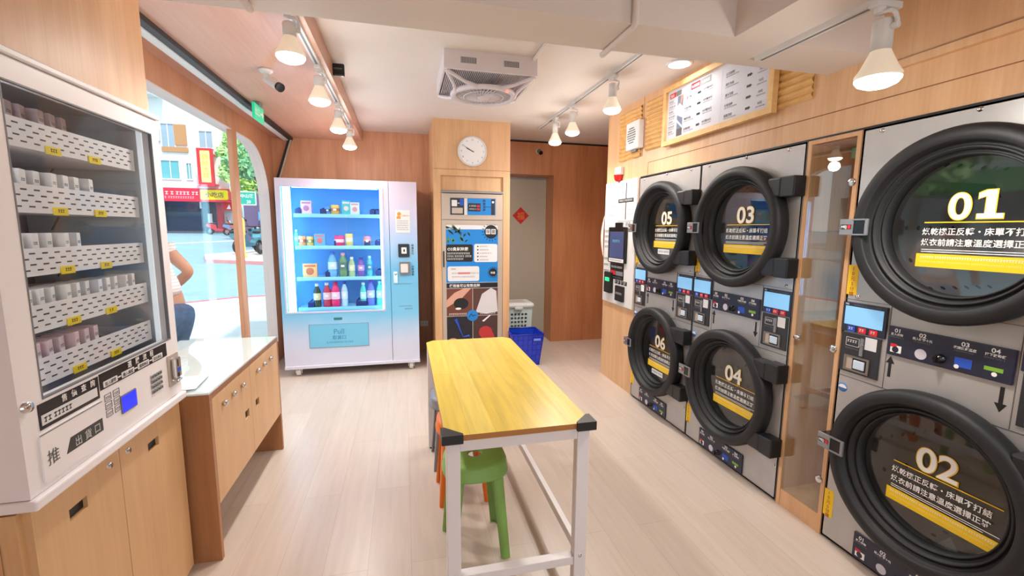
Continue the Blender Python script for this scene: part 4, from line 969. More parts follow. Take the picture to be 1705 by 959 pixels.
# ================================================================== garment-care cabinet in the pillar
t = thing('ozone_cabinet', 'aluminium framed garment sterilising cabinet with blue poster set in the pillar', 'cabinet', (.7175, 4.722, 0))
b = MB(SILVER); b.box(-.33, -.318, .01, .66, 0, 1.895); b.box(.318, .33, .01, .66, 0, 1.895); b.box(-.318, .318, .64, .66, 0, 1.895); b.box(-.318, .318, .02, .64, 1.585, 1.6); b.box(-.318, .318, .01, .64, 0, .1); b.box(-.318, .318, .02, .64, 1.88, 1.895)
b.m(GREYM); b.box(-.332, .332, -.012, .03, 1.878, 1.9, .004)
b.build('body', t)
b = MB(SILVER); b.frame(-.325, .325, 1.602, 1.872, -.24, .25, 1.65, 1.828, 0, .02); b.m(WHITE2); b.box(-.24, .25, .006, .018, 1.65, 1.828); up = b.build('upper_panel', t)
b = MB(DARKP); b.box(-.236, -.09, .002, .006, 1.652, 1.826); b.m(PAPER); b.rrect(-.222, -.165, 1.74, 1.805, .004, .001, .002); b.m(INKB); b.box(-.135, -.097, .001, .002, 1.75, 1.82); b.m(INKW); b.box(-.16, -.138, .001, .002, 1.77, 1.776); b.m(SILVER); b.box(-.22, -.105, .0, .002, 1.665, 1.725, .003); b.build('pay_unit', up)
PB = mat('poster_blue', rgb(26, 132, 214), .4)
b = MB(PB); b.box(-.055, .245, .002, .006, 1.652, 1.826); b.m(DARKP); b.box(-.05, .085, .001, .002, 1.69, 1.775); b.m(INKR); b.box(.045, .078, .0005, .001, 1.735, 1.755); b.box(.045, .078, .0005, .001, 1.705, 1.722); b.scribble(-.035, .035, 1.74, .014, .0005, INKW); b.scribble(-.035, .035, 1.708, .012, .0005, INKW)
b.m(DARKP); b.box(.2, .24, .001, .002, 1.655, 1.822); b.text('除菌流程', .125, 1.79, .001, .03, DARKP, .02, vertical=True); b.m(DARKP); b.box(.14, .2, .001, .002, 1.735, 1.741); b.m(INKW); b.ball((.22, .001, 1.79), .012, 1, .05, 1); b.build('guide_sign', up)
b = MB(SILVER); b.frame(-.325, .325, .1, 1.596, -.285, .275, .2, 1.552, 0, .02); b.m(PAPER); b.box(-.285, .275, .005, .018, .2, 1.552); lo_ = b.build('poster_door', t)
b = MB(BLACK); b.box(-.318, -.305, -.012, 0, 1.1, 1.27, .003); b.build('handle', lo_)
b = MB(); yb_ = .004
b.m(PB); b.box(-.285, .275, yb_, yb_ + .0008, .93, 1.50)
GRN = mat('leaf_print', rgb(96, 150, 50), .5); DKG = mat('dark_leaf_print', rgb(30, 50, 30), .5); y2 = yb_ - .0006
rd = random.Random(3)
for i in range(22):
    x = -.28 + rd.random() * .24; z = 1.37 + rd.random() * .17; 
    if x + .28 > .14 and z > 1.47: continue
    a = rd.random() * 6.28; l_ = .022 + rd.random() * .012; b.m(GRN if rd.random() < .6 else DKG)
    u = Vector((math.cos(a), math.sin(a))); v = Vector((-u.y, u.x)); c_ = Vector((x, z))
    b.prism([tuple(c_ - u * l_), tuple(c_ + v * l_ * .4), tuple(c_ + u * l_), tuple(c_ - v * l_ * .4)], y2, y2 + .0004)
b.m(DKG); b.tube([(-.285, y2, 1.53), (-.2, y2, 1.50), (-.12, y2, 1.44)], .004, 6)
def burst(xc_, zc_, r):
    b.m(BLACK); b.lathe([(0, 0), (r, 0)], (xc_, y2, zc_), (0, 1, 0), 28)
    for k in range(18):
        a = k * math.pi / 9
        if xc_ + r * 1.4 * math.cos(a) < .272: b.cyl((xc_ + r * 1.12 * math.cos(a), y2, zc_ + r * 1.12 * math.sin(a)), (xc_ + r * 1.38 * math.cos(a), y2, zc_ + r * 1.38 * math.sin(a)), .0035, n=6)
burst(.2, 1.475, .073); burst(.222, 1.035, .045)
for i, ch in enumerate('除菌'): b.m(PAPER); b.rrect(.142 + i * .06, .192 + i * .06, 1.45, 1.505, .004, y2 - .0008, y2 - .0002); b.text(ch, .167 + i * .06, 1.462, y2 - .0014, .042, INKK, .01, 'C')
b.text('除臭', .222, 1.022, y2 - .0006, .026, INKW, .01, 'C')
b.m(BLACK); b.rrect(-.285, 0.0, 1.155, 1.34, .02, y2, y2 + .0004); b.text('O3臭氧除菌', -.272, 1.275, y2 - .0006, .042, INKW, .015)
for z in (1.235, 1.205, 1.175): b.scribble(-.272, -.02 if z > 1.18 else -.1, z, .018, y2 - .0006, INKW)
b.m(PAPER); b.rrect(.015, .27, 1.15, 1.345, .02, y2, y2 + .0004)
for k in range(5): b.m(INKK); b.ball((.055, y2 - .0003, 1.318 - k * .036), .008, 1, .05, 1); b.scribble(.075, .16 + .02 * (k % 3), 1.311 - k * .036, .013, y2 - .0006, INKG)
b.m(PAPER); b.rrect(-.27, .07, .945, 1.105, .02, y2, y2 + .0004); b.scribble(-.235, -.18, 1.07, .014, y2 - .0006, INKK); b.m(mat('red_mark', rgb(232, 140, 140), .5)); b.box(-.16, -.03, y2 - .0005, y2, 1.02, 1.042); b.scribble(-.225, .06, 1.024, .014, y2 - .0008, INKG); b.scribble(-.225, .03, .985, .014, y2 - .0006, INKG)
b.m(BLACK); b.box(-.285, .275, y2, y2 + .0004, .87, .925); b.text('使用後可以有效去除', -.255, .882, y2 - .0006, .037, INKW, .015)
# four generic photographs
PH = lambda c, n_: mat(n_, rgb(*c), .5)
b.m(PH((112, 62, 48), 'photo_brown')); b.box(-.285, -.005, y2, y2 + .0004, .565, .865); b.m(PH((214, 160, 140), 'photo_peach')); b.prism([(-.285, .74), (-.2, .82), (-.1, .865), (-.02, .865), (-.12, .76), (-.285, .66)], y2 - .0004, y2); b.m(BLACK); b.ball((-.13, y2 - .0004, .70), .062, 1.3, .005, 1); b.m(INKW); b.ball((-.16, y2 - .0006, .645), .02, 1.6, .005, .6)
b.m(PH((90, 58, 50), 'photo_umber')); b.box(.0, .275, y2, y2 + .0004, .565, .865); b.m(PH((214, 210, 214), 'photo_white')); b.prism([(.03, .6), (.1, .8), (.2, .865), (.26, .83), (.275, .6), (.15, .58)], y2 - .0004, y2)
b.m(PH((34, 30, 38), 'photo_black')); b.box(-.285, -.005, y2, y2 + .0004, .2, .56); b.m(INKB); b.tube([(-.19, y2 - .001, .53), (-.16, y2 - .001, .46), (-.14, y2 - .001, .4), (-.11, y2 - .001, .33), (-.04, y2 - .001, .34)], [.02, .012, .008, .006, .012], 8); b.m(PH((214, 160, 140), 'photo_peach')); b.ball((-.22, y2 - .0004, .28), .05, 1.2, .005, .8)
b.m(PH((74, 48, 44), 'photo_wine')); b.box(.0, .275, y2, y2 + .0004, .2, .56); b.m(PH((190, 50, 52), 'photo_red')); b.ball((.14, y2 - .0004, .37), .07, 1.1, .005, 1); b.ball((.19, y2 - .0005, .31), .05, 1, .005, 1.4); b.m(INKW); b.prism([(.1, .5), (.18, .56), (.2, .56), (.12, .49)], y2 - .0005, y2)
b.scribble(-.26, -.06, .575, .02, y2 - .0006, INKW); b.scribble(.08, .26, .575, .02, y2 - .0006, INKW)
b.m(PB); b.lathe([(0, 0), (.062, 0)], (-.005, y2 - .0012, .565), (0, 1, 0), 28); b.m(DARKP); b.tube([(-.045, y2 - .0016, .55), (-.02, y2 - .0016, .585), (0, y2 - .0016, .56), (.03, y2 - .0016, .57)], .005, 6)
b.build('poster_print', lo_)

# ================================================================== table
t = thing('packing_table', 'long yellow wood table on a white steel frame', 'table', (.4175, 2.25, 0))
# local: x +-.29, y +-.715
hx, hy, ch = .288, .716, .045
b = MB(TABLEW); pts = [(-hx + ch, -hy), (hx - ch, -hy), (hx, -hy + ch), (hx, hy - ch), (hx - ch, hy), (-hx + ch, hy), (-hx, hy - ch), (-hx, -hy + ch)]
n = 8; vs = [(p[0], p[1], z) for z in (.728, .75) for p in pts]
b.add(vs, [tuple(range(8)), tuple(range(8, 16))]); b.m(mat('table_edge', rgb(176, 118, 60), .45)); b.add(vs, [(i, (i + 1) % 8, 8 + (i + 1) % 8, 8 + i) for i in range(8)]); b.build('tabletop', t)
for sx in (-1, 1):
    for sy in (-1, 1):
        x = sx * .258; y = sy * .685
        b = MB(WSTEEL); b.box(x - .026, x + .026, y - .02, y + .02, .012, .728, .003); lg = b.build('leg', t)
        c = MB(BLACK); c.cyl((x, y, 0), (x, y, .014), .02, n=16); c.build('foot', lg)
        if sy < 0: c = MB(CHROME); c.lathe([(0, .004), (.007, .003), (.008, 0)], (x, y - .02, .17), (0, -1, 0), 12); c.build('bolt', lg)
b = MB(WSTEEL); b.box(-.232, .232, -.703, -.675, .68, .728, .002); b.build('apron', t)
b = MB(WSTEEL); b.box(-.232, .232, .675, .703, .68, .728, .002); b.build('apron', t)
for sx in (-1, 1):
    b = MB(WSTEEL); b.box(sx * .258 - .013, sx * .258 + .013, -.665, .665, .68, .728, .002); b.build('apron', t)
b = MB(WSTEEL); b.box(.258 - .013, .258 + .013, -.665, .665, .165, .205, .002); b.build('stretcher', t)
b = MB(WSTEEL); b.box(-.232, .232, -.70, -.66, .13, .165, .002); b.build('stretcher', t)
b = MB(WSTEEL); b.box(-.232, .232, .66, .70, .13, .165, .002); b.build('stretcher', t)
for sx in (-1, 1):
    b = MB(BLACK); P = [(sx * (hx + .014), -hy + ch + .02), (sx * (hx + .014), -hy - .012), (sx * (hx - ch - .02), -hy - .012), (sx * (hx - ch - .02), -hy + .002), (sx * (hx - .002), -hy + ch + .02)]
    k = len(P); vs = [(p[0], p[1], z) for z in (.722, .757) for p in P]
    b.add(vs, [tuple(range(k)), tuple(range(k, 2 * k))]); b.add(vs, [(i, (i + 1) % k, k + (i + 1) % k, k + i) for i in range(k)])
    b.build('corner_guard', t)

# ================================================================== stools
def stool(label, loc, m_, rz=0, h=.46, thin=1.0, name='plastic_stool'):
    t = thing(name, label, 'stool', loc, rz, 'stools tucked under the table')
    b = MB(m_); n_ = 44
    sup = lambda a, r: (r * math.copysign(abs(math.cos(a)) ** .75, math.cos(a)), r * math.copysign(abs(math.sin(a)) ** .75, math.sin(a)))
    prof = [(.030, h - .012), (.032, h - .004), (.04, h - .003), (.128, h), (.140, h - .006), (.146, h - .02), (.148, h - .055), (.152, h - .06), (.152, h - .068), (.144, h - .07), (.138, h - .02), (.04, h - .014), (.030, h - .012)]
    vs = []
    for r, z in prof:
        for i in range(n_): x, y = sup(2 * math.pi * i / n_, r) if r > .08 else (r * math.cos(2 * math.pi * i / n_), r * math.sin(2 * math.pi * i / n_)); vs.append((x, y, z))
    b.add(vs, [(j * n_ + i, j * n_ + (i + 1) % n_, (j + 1) * n_ + (i + 1) % n_, (j + 1) * n_ + i) for j in range(len(prof) - 1) for i in range(n_)], True)
    b.build('seat', t)
    for k in range(4):
        a = R(45 + 90 * k); u = Vector((math.cos(a), math.sin(a), 0)); v = Vector((-u.y, u.x, 0)); b = MB(m_); vs = []
        for f in (0, .5, 1):
            z = (h - .05) * (1 - f); rr = .135 + .048 * f; w = (.042 - .016 * f) * thin; d = .02 * thin
            for du, dv in ((-d, -w * .75), (-d * .2, -w), (d * .6, -w * .4), (d * .9, 0), (d * .6, w * .4), (-d * .2, w), (-d, w * .75), (-d * .2, 0)): p = u * (rr + du) + v * dv; vs.append((p.x, p.y, z))
        b.add(vs, [(j * 8 + i, j * 8 + (i + 1) % 8, (j + 1) * 8 + (i + 1) % 8, (j + 1) * 8 + i) for j in range(2) for i in range(8)], True); b.add(vs, [tuple(range(8)), tuple(range(16, 24))])
        b.build('leg', t)
    return t
stool('green plastic stool tucked under the near end of the table', (.30, 1.945, 0), mat('green_plastic', rgb(132, 176, 90), .42))
stool('orange plastic stool behind the green stool under the table', (.30, 2.385, 0), mat('orange_plastic', rgb(232, 116, 22), .42))
stool('grey stool under the far end of the table', (.285, 2.75, 0), mat('grey_stool', rgb(140, 142, 150), .4, .3), 0, .46, .45)

# ================================================================== hamper and basket
t = thing('laundry_hamper', 'pale lidded laundry hamper with square holes inside the passage', 'hamper', (1.36, 5.33, 0))
HM = mat('hamper_plastic', rgb(196, 216, 214), .45)
b = MB(HM); nh = 5
def hw(z): return .145 + .03 * z / .55
for zz0, zz1 in ((0, .28), (.5, .55)):
    vs = []
    for z in (zz0, zz1):
        w = hw(z); vs += [(-w, -w * .8, z), (w, -w * .8, z), (w, w * .8, z), (-w, w * .8, z)]
    b.add(vs, [(0, 1, 5, 4), (1, 2, 6, 5), (2, 3, 7, 6), (3, 0, 4, 7)] + ([(0, 1, 2, 3)] if zz0 == 0 else []))
zs = [.28 + .22 * i / 9 for i in range(10)]
for i in range(9):
    z0_, z1_ = zs[i], zs[i + 1]
    cols = [(-1, 1)] if i % 2 == 0 else [(-1, -.62), (-.48, -.31), (-.17, -.0), (.14, .31), (.45, .62), (.76, 1)] if False else [(-1, -.6), (-.44, -.34), (-.18, -.08), (.08, .18), (.34, .44), (.6, 1)]
    for c0_, c1_ in cols:
        wa, wb = hw(z0_), hw(z1_)
        b.add([(c0_ * wa, -wa * .8, z0_), (c1_ * wa, -wa * .8, z0_), (c1_ * wb, -wb * .8, z1_), (c0_ * wb, -wb * .8, z1_)], [(0, 1, 2, 3)])
wa, wb = hw(.28), hw(.5)
b.add([(wa, -wa * .8, .28), (wa, wa * .8, .28), (wb, wb * .8, .5), (wb, -wb * .8, .5), (-wa, -wa * .8, .28), (-wa, wa * .8, .28), (-wb, wb * .8, .5), (-wb, -wb * .8, .5)], [(0, 1, 2, 3), (4, 5, 6, 7), (1, 5, 6, 2)])
b.build('basket_body', t)
b = MB(mat('hamper_lid', rgb(226, 232, 230), .4)); 
lid = [(-.19, -.165), (.19, -.165), (.19, .165), (-.19, .165)]
b.box(-.192, .192, -.168, .168, .545, .605, .025); b.box(-.06, .04, -.178, -.16, .53, .56, .005); b.m(mat('lid_inset', rgb(206, 196, 200), .5)); b.box(-.12, .10, -.1, .1, .604, .607); b.build('lid', t)
t = thing('laundry_basket', 'translucent blue plastic basket standing beyond the far end of the table', 'basket', (1.30, 4.72, 0))
BL = mat('blue_plastic', rgb(8, 60, 214), .25, coat=.3)
BL.node_tree.nodes['Principled BSDF'].inputs['Transmission Weight'].default_value = .25
BD = mat('blue_rim', rgb(6, 36, 170), .3)
b = MB(BL)
vs = []
for z, w, d in ((.0, .135, .13), (.36, .175, .175)):
    vs += [(-w, -d, z), (w, -d, z), (w, d, z), (-w, d, z)]
b.add(vs, [(0, 1, 5, 4), (1, 2, 6, 5), (2, 3, 7, 6), (3, 0, 4, 7), (0, 1, 2, 3)])
b.m(BD)
for z in (.06, .12, .18, .24, .30):
    w = .135 + .04 * z / .36; d = .13 + .045 * z / .36
    b.tube([(-w, -d, z), (w, -d, z), (w, d, z), (-w, d, z)], .003, 6, True)
for f in (-.66, -.33, 0, .33, .66):
    b.tube([(f * .135, -.131, 0), (f * .175, -.176, .36)], .003, 6)
for sx, sy in ((-1, -1), (1, -1), (1, 1), (-1, 1)): b.tube([(sx * .135, sy * .13, .003), (sx * .175, sy * .175, .36)], .007, 6)
b.build('basket_body', t)
b = MB(BD); w, d, z = .178, .178, .36
b.tube([(-w + .02, -d, z), (w - .02, -d, z), (w, -d + .02, z), (w, d - .02, z), (w - .02, d, z), (-w + .02, d, z), (-w, d - .02, z), (-w, -d + .02, z)], .009, 8, True); b.build('rim', t)
b = MB(BD); b.box(.168, .182, -.05, .05, .27, .31, .004); b.box(.05, .15, -.183, -.168, .285, .325, .004); b.m(mat('handle_gap', rgb(120, 150, 230), .4)); b.box(.06, .14, -.1845, -.183, .293, .315); b.build('handle', t)

# ================================================================== the street outside
SL = .03
def gz(y): return -.12 + SL * y
def slab(b, pts, h):
    """polygon on the sloping ground, thickness h"""
    n_ = len(pts); vs = [(x, y, gz(y) + h) for x, y in pts] + [(x, y, gz(y) - .05) for x, y in pts]
    b.add(vs, [tuple(range(n_)), tuple(range(n_, 2 * n_))] + [(i, (i + 1) % n_, n_ + (i + 1) % n_, n_ + i) for i in range(n_)])
b = MB(mat('asphalt', rgb(128, 160, 176), .8, noise=.06, nscale=2)); slab(b, [(-60, -12), (-1.52, -12), (-1.52, 6.2), (10, 6.2), (10, 60), (-60, 60)], 0); struct(b.build('road'), 'pale asphalt street sloping up outside')
b = MB(mat('pavement', rgb(176, 190, 196), .8, noise=.04, nscale=3)); slab(b, [(-1.52, -12), (-1.52, 9.5), (-2.45, 9.35), (-3.1, 9.2), (-3.8, 8.75), (-4.4, 7.0), (-4.6, -12)], .03); struct(b.build('sidewalk'), 'white pavement outside the window')
b = MB(mat('red_kerb', rgb(206, 84, 98), .7)); slab(b, [(-1.6, 9.62), (-2.45, 9.47), (-3.12, 9.32), (-3.9, 8.83), (-4.55, 7.0), (-4.75, -12), (-4.6, -12), (-4.4, 7.0), (-3.8, 8.75), (-3.1, 9.2), (-2.45, 9.35), (-1.6, 9.5)], .032); struct(b.build('kerb_line'), 'red painted kerb line of the pavement')
b = MB(mat('road_paint', rgb(240, 244, 246), .7)); slab(b, [(-14, 22.4), (-9.3, 28.5), (-9.1, 29.3), (-14, 22.9)], .012); slab(b, [(-22, 22), (-10.45, 23.2), (-10.2, 23.6), (-22, 22.4)], .012); slab(b, [(-1.8, 12.6), (-2.6, 12.2), (-3.2, 13.6), (-2.6, 14.6)], .012); struct(b.build('road_marking'), 'white road markings')
b = MB(mat('island_paving', rgb(226, 214, 212), .8)); slab(b, [(-6.15, 16.3), (-4.0, 15.3), (-1.0, 15.3), (-1.0, 19.8), (-6.0, 20.5), (-6.9, 18.2)], .1); struct(b.build('traffic_island'), 'paved corner across the side street')
b = MB(mat('island_edge', rgb(222, 150, 150), .8)); slab(b, [(-6.25, 16.2), (-4.0, 15.15), (-1.0, 15.15), (-1.0, 15.3), (-4.0, 15.3), (-6.15, 16.3), (-6.9, 18.2), (-7.05, 18.2)], .105); struct(b.build('island_kerb'), 'red kerb of the paved corner')

# building across the street
t = thing('shop_building', 'white shop building with red sign band across the street', 'building', (0, 39, 1.05))
BWL = mat('building_wall', rgb(226, 226, 226), .8, noise=.03, nscale=.6)
b = MB(BWL); b.box(-34, -13.0, 0, 10, 2.4, 10.6); b.box(-34, -17.6, 0, 10, 0, 2.4); b.box(-17.6, -13.0, 2.5, 10, 0, 2.4); b.box(-34, -17.2, -1.0, 0, 9.8, 10.4); b.build('wall', t)
b = MB(mat('roof_tile', rgb(196, 184, 178), .8)); b.add([(-34, -1.3, 10.3), (-16.5, -1.3, 10.3), (-17.5, 3, 11.6), (-34, 3, 11.6), (-34, -1.3, 10.15), (-16.5, -1.3, 10.15), (-17.5, 3, 11.4), (-34, 3, 11.4)], [(0, 1, 2, 3), (4, 5, 6, 7), (0, 1, 5, 4), (1, 2, 6, 5), (2, 3, 7, 6), (3, 0, 4, 7)]); b.build('roof', t)
WGL = mat('window_teal', rgb(104, 176, 186), .2); WBL = mat('window_grey_blue', rgb(150, 172, 190), .2)
for x0, x1, z0, z1, mm, nm in ((-17.2, -16.4, 6.3, 8.0, WBL, 0), (-17.4, -16.25, 4.05, 5.35, WGL, 0), (-15.75, -15.45, 4.05, 5.2, WGL, 0), (-14.75, -13.9, 6.4, 7.6, WBL, 0), (-20.5, -18.6, 6.3, 8.0, WBL, 0), (-20.5, -18.6, 4.0, 5.35, WGL, 0)):
    b = MB(WHITE2); b.frame(x0 - .08, x1 + .08, z0 - .08, z1 + .08, x0, x1, z0, z1, -.08, 0); w_ = b.build('window', t)
    c = MB(mm); c.box(x0, x1, -.02, 0, z0, z1); c.m(WHITE2); c.box((x0 + x1) / 2 - .03, (x0 + x1) / 2 + .03, -.05, -.02, z0, z1); c.build('pane', w_)
b = MB(mat('louvre_wood', rgb(186, 136, 92), .6)); b.box(-16.38, -15.6, -.1, 0, 6.5, 8.0); b.box(-17.25, -15.55, -.12, 0, 6.0, 6.35); b.build('louvre', t)
b = MB(WHITE2); b.box(-17.9, -17.3, -.5, 0, 6.7, 7.6, .04); b.m(GREYP); b.lathe([(0, .01), (.25, .01)], (-17.55, -.5, 7.15), (0, -1, 0), 20); b.build('air_conditioner', t)
RED = mat('shop_red', rgb(222, 36, 52), .5); YLW = mat('shop_yellow', rgb(255, 226, 0), .5)
b = MB(RED); b.box(-17.6, -12.9, -.5, 0, 2.45, 3.35); b.box(-17.9, -12.9, -.9, 0, 2.35, 2.5); b.scribble(-17.1, -15.0, 2.85, .24, -.51, INKW); b.scribble(-17.3, -15.0, 2.55, .16, -.91, mat('pink_print', rgb(250, 200, 206), .6)); b.build('sign_band', t)
b = MB(YLW); b.rrect(-14.75, -12.95, 2.5, 3.25, .12, -.72, -.5); b.text('小吃店', -13.8, 2.72, -.735, .42, mat('sign_brown', rgb(110, 80, 20), .6), .01, 'C'); b.build('shop_sign', t)
b = MB(RED); b.frame(-14.6, -13.6, 3.45, 6.2, -14.4, -13.75, 3.75, 6.05, -1.2, -.9); b.box(-14.5, -13.7, -.9, 0, 3.6, 3.7); b.box(-14.5, -13.7, -.9, 0, 5.8, 5.9); b.m(mat('lightbox_yellow', rgb(250, 226, 140), .5, emit=rgb(250, 226, 140), es=.25)); b.box(-14.4, -13.75, -1.15, -.95, 3.75, 6.05)
b.text('鍋貼水餃', -14.08, 5.45, -1.16, .42, mat('sign_gold', rgb(206, 170, 70), .6), 0, vertical=True); b.build('upright_sign', t)
SHD = mat('shop_dark', rgb(66, 66, 80), .5)
b = MB(SHD); b.box(-17.6, -14.2, .4, .5, .1, 2.4); b.m(mat('shop_floor_dark', rgb(90, 92, 92), .7)); b.box(-17.6, -13.0, -.4, 2.5, 0, .12)
for k in range(9): b.m(mat('shutter_line', rgb(50, 50, 64), .5)); b.box(-17.2, -14.4, .38, .4, .3 + k * .22, .32 + k * .22)
b.build('shopfront', t)
b = MB(mat('shop_red_post', rgb(190, 40, 56), .5)); b.box(-13.95, -13.65, -.1, .4, 0, 2.4); b.m(PAPER); b.box(-14.75, -14.45, .3, .4, .3, 1.5); b.m(WHITE2)
for x in (-17.35, -14.9): b.cyl((x, -.4, 2.35), (x, -.4, 1.85), .07, n=10)
b.build('posts', t)
b = MB(mat('right_shop', rgb(196, 200, 206), .6)); b.box(-13.6, -12.9, .4, .6, 0, 1.6); b.m(RED); b.box(-13.5, -12.6, -.3, 0, 1.75, 2.35); b.m(INKW); b.prism([(-13.2, 1.85), (-12.9, 1.85), (-13.0, 2.2)], -.32, -.3); b.build('side_shop', t)
# far buildings on the right
t = thing('corner_building', 'bluish building behind the trees at the far corner', 'building', (-7.4, 50, 1.3))
b = MB(mat('blue_facade', rgb(120, 170, 190), .6, noise=.05, nscale=.5)); b.box(-4.5, 9, 0, 9, 0, 9); b.build('wall', t)
b = MB(WBL)
for x in (-3.5, -1.5, .5, 2.5): b.box(x, x + 1.2, -.06, 0, 4.5, 6); b.box(x, x + 1.2, -.06, 0, 6.8, 8.2)
b.build('windows', t)
t = thing('corner_shop', 'dark corner shop with red and blue awnings seen past the mullion', 'building', (-6.6, 23.5, gz(23.5)))
b = MB(mat('corner_dark', rgb(112, 96, 130), .6)); b.box(-.7, 5, 0, 3, 0, 2.5); b.build('wall', t)
b = MB(mat('awning_red', rgb(226, 44, 90), .5)); b.rrect(.25, 1.6, 1.7, 2.3, .1, -.35, 0); b.build('awning', t)
b = MB(mat('awning_blue', rgb(96, 172, 226), .5)); b.box(.05, 1.4, -.5, 0, 1.25, 1.65); b.build('awning', t)
b = MB(mat('corner_pink', rgb(170, 90, 130), .5)); b.box(.2, .5, -.06, 0, .4, 1.2); b.box(1.0, 1.3, -.06, 0, .4, 1.2); b.build('shop_windows', t)
t = thing('arcade_building', 'grey apartment block with a dark arcade along the left side of the street', 'building', (-19, 8, gz(8) + .0), 90)
b = MB(mat('arcade_wall', rgb(176, 178, 176), .8, noise=.05, nscale=.6)); b.box(-17, 12, 0, 8, 3.2, 11); b.box(-17, 12, 3, 8, -.3, 3.2)
for x in (-17, -11.5, -6, -.5, 5, 11.4): b.box(x, x + .6, 0, .6, -.3, 3.2)
b.build('wall', t)
for x in (-15, -9.5, -4, 1.5, 7):
    for z in (4.3, 7.4):
        b = MB(WHITE2); b.frame(x, x + 2.6, z, z + 1.7, x + .1, x + 2.5, z + .1, z + 1.6, -.08, 0); w_ = b.build('window', t)
        c = MB(WBL); c.box(x + .1, x + 2.5, -.03, 0, z + .1, z + 1.6); c.build('pane', w_)
for x, mm, nm in ((-9, mat('sign_blue', rgb(50, 110, 180), .5), 'shop_sign'), (-3, YLW, 'shop_sign'), (2.5, mat('sign_leaf', rgb(70, 150, 80), .5), 'shop_sign')):
    b = MB(mm); b.box(x, x + 4, -.3, 0, 3.0, 3.9); b.build(nm, t)
# direction sign
t = thing('street_sign', 'green street sign on a pole beyond the far window pane', 'sign', (-6.47, 21.6, gz(21.6)))
b = MB(GREYM); b.cyl((-.5, .05, 0), (-.5, .05, 3.0), .05, n=12); b.build('pole', t)
b = MB(mat('sign_green', rgb(40, 176, 156), .5)); b.rrect(-.42, .28, 1.93, 2.52, .05, 0, .04); b.m(INKW); b.frame(-.42, .28, 1.93, 2.52, -.38, .24, 1.97, 2.48, -.01, 0); b.text('中山路', -.07, 2.26, -.012, .17, INKW, .02, 'C'); b.text('20', -.02, 2.02, -.012, .17, INKW, .02, 'C'); b.build('panel', t)
t = thing('yellow_bollard', 'yellow post standing beside the mullion across the street', 'bollard', (-5.36, 16.9, gz(16.9) + .1))
b = MB(mat('bollard_yellow', rgb(240, 190, 90), .5)); b.lathe([(0, 0), (.13, 0), (.13, .05), (.085, .08), (.085, .75), (.11, .78), (.11, 1.25), (.08, 1.32), (0, 1.34)], n=16); b.build('post', t)
# trees
def tree(label, loc, h, r, col, n_=900, seed=1):
    rd = random.Random(seed); t = thing('street_tree', label, 'tree', loc, 0, 'trees across the street')
    b = MB(mat('bark', rgb(110, 92, 76), .9)); b.tube([(0, 0, 0), (.1, .05, h * .3), (-.05, .1, h * .55), (0, 0, h * .8)], [.16, .13, .1, .04], 8)
    for k in range(5): a = k * 1.3; b.tube([(0, .05, h * .45), (r * .6 * math.cos(a), r * .6 * math.sin(a), h * .75)], [.07, .02], 6)
    b.build('trunk', t)
    b = MB(mat('leaves_%d_%d_%d' % col, rgb(*col), .7, noise=.35, nscale=1.2))
    blobs = [(Vector((rd.uniform(-.6, .6) * r, rd.uniform(-.6, .6) * r, h * rd.uniform(.55, .92))), r * rd.uniform(.35, .6)) for _ in range(12)]
    for i in range(n_):
        c_, rr = blobs[i % 12]; d = Vector((rd.gauss(0, 1), rd.gauss(0, 1), rd.gauss(0, 1))).normalized(); p = c_ + d * rr * rd.uniform(.6, 1.05)
        u = Vector((rd.gauss(0, 1), rd.gauss(0, 1), rd.gauss(0, 1))).normalized(); v = u.orthogonal().normalized(); s_ = rd.uniform(.12, .26)
        b.add([p - u * s_, p + v * s_ * .5, p + u * s_, p - v * s_ * .5], [(0, 1, 2, 3)])
    b.build('crown', t)
tree('dark leafy tree directly above the green street sign', (-7.9, 29.0, gz(29)), 6.1, 1.7, (130, 190, 140), 1500, 2)
tree('bright yellowish green tree in the far window pane', (-9.2, 32.6, gz(32.6)), 5.2, 1.4, (180, 216, 120), 1000, 5)
tree('tall tree at the right side of the far window pane', (-11.0, 44.5, gz(44.5)), 10.2, 1.7, (120, 180, 160), 1700, 8)
tree('green tree beside the white building left of the mullion', (-12.0, 37.3, gz(37.3)), 7.8, 1.2, (176, 214, 140), 1300, 11)
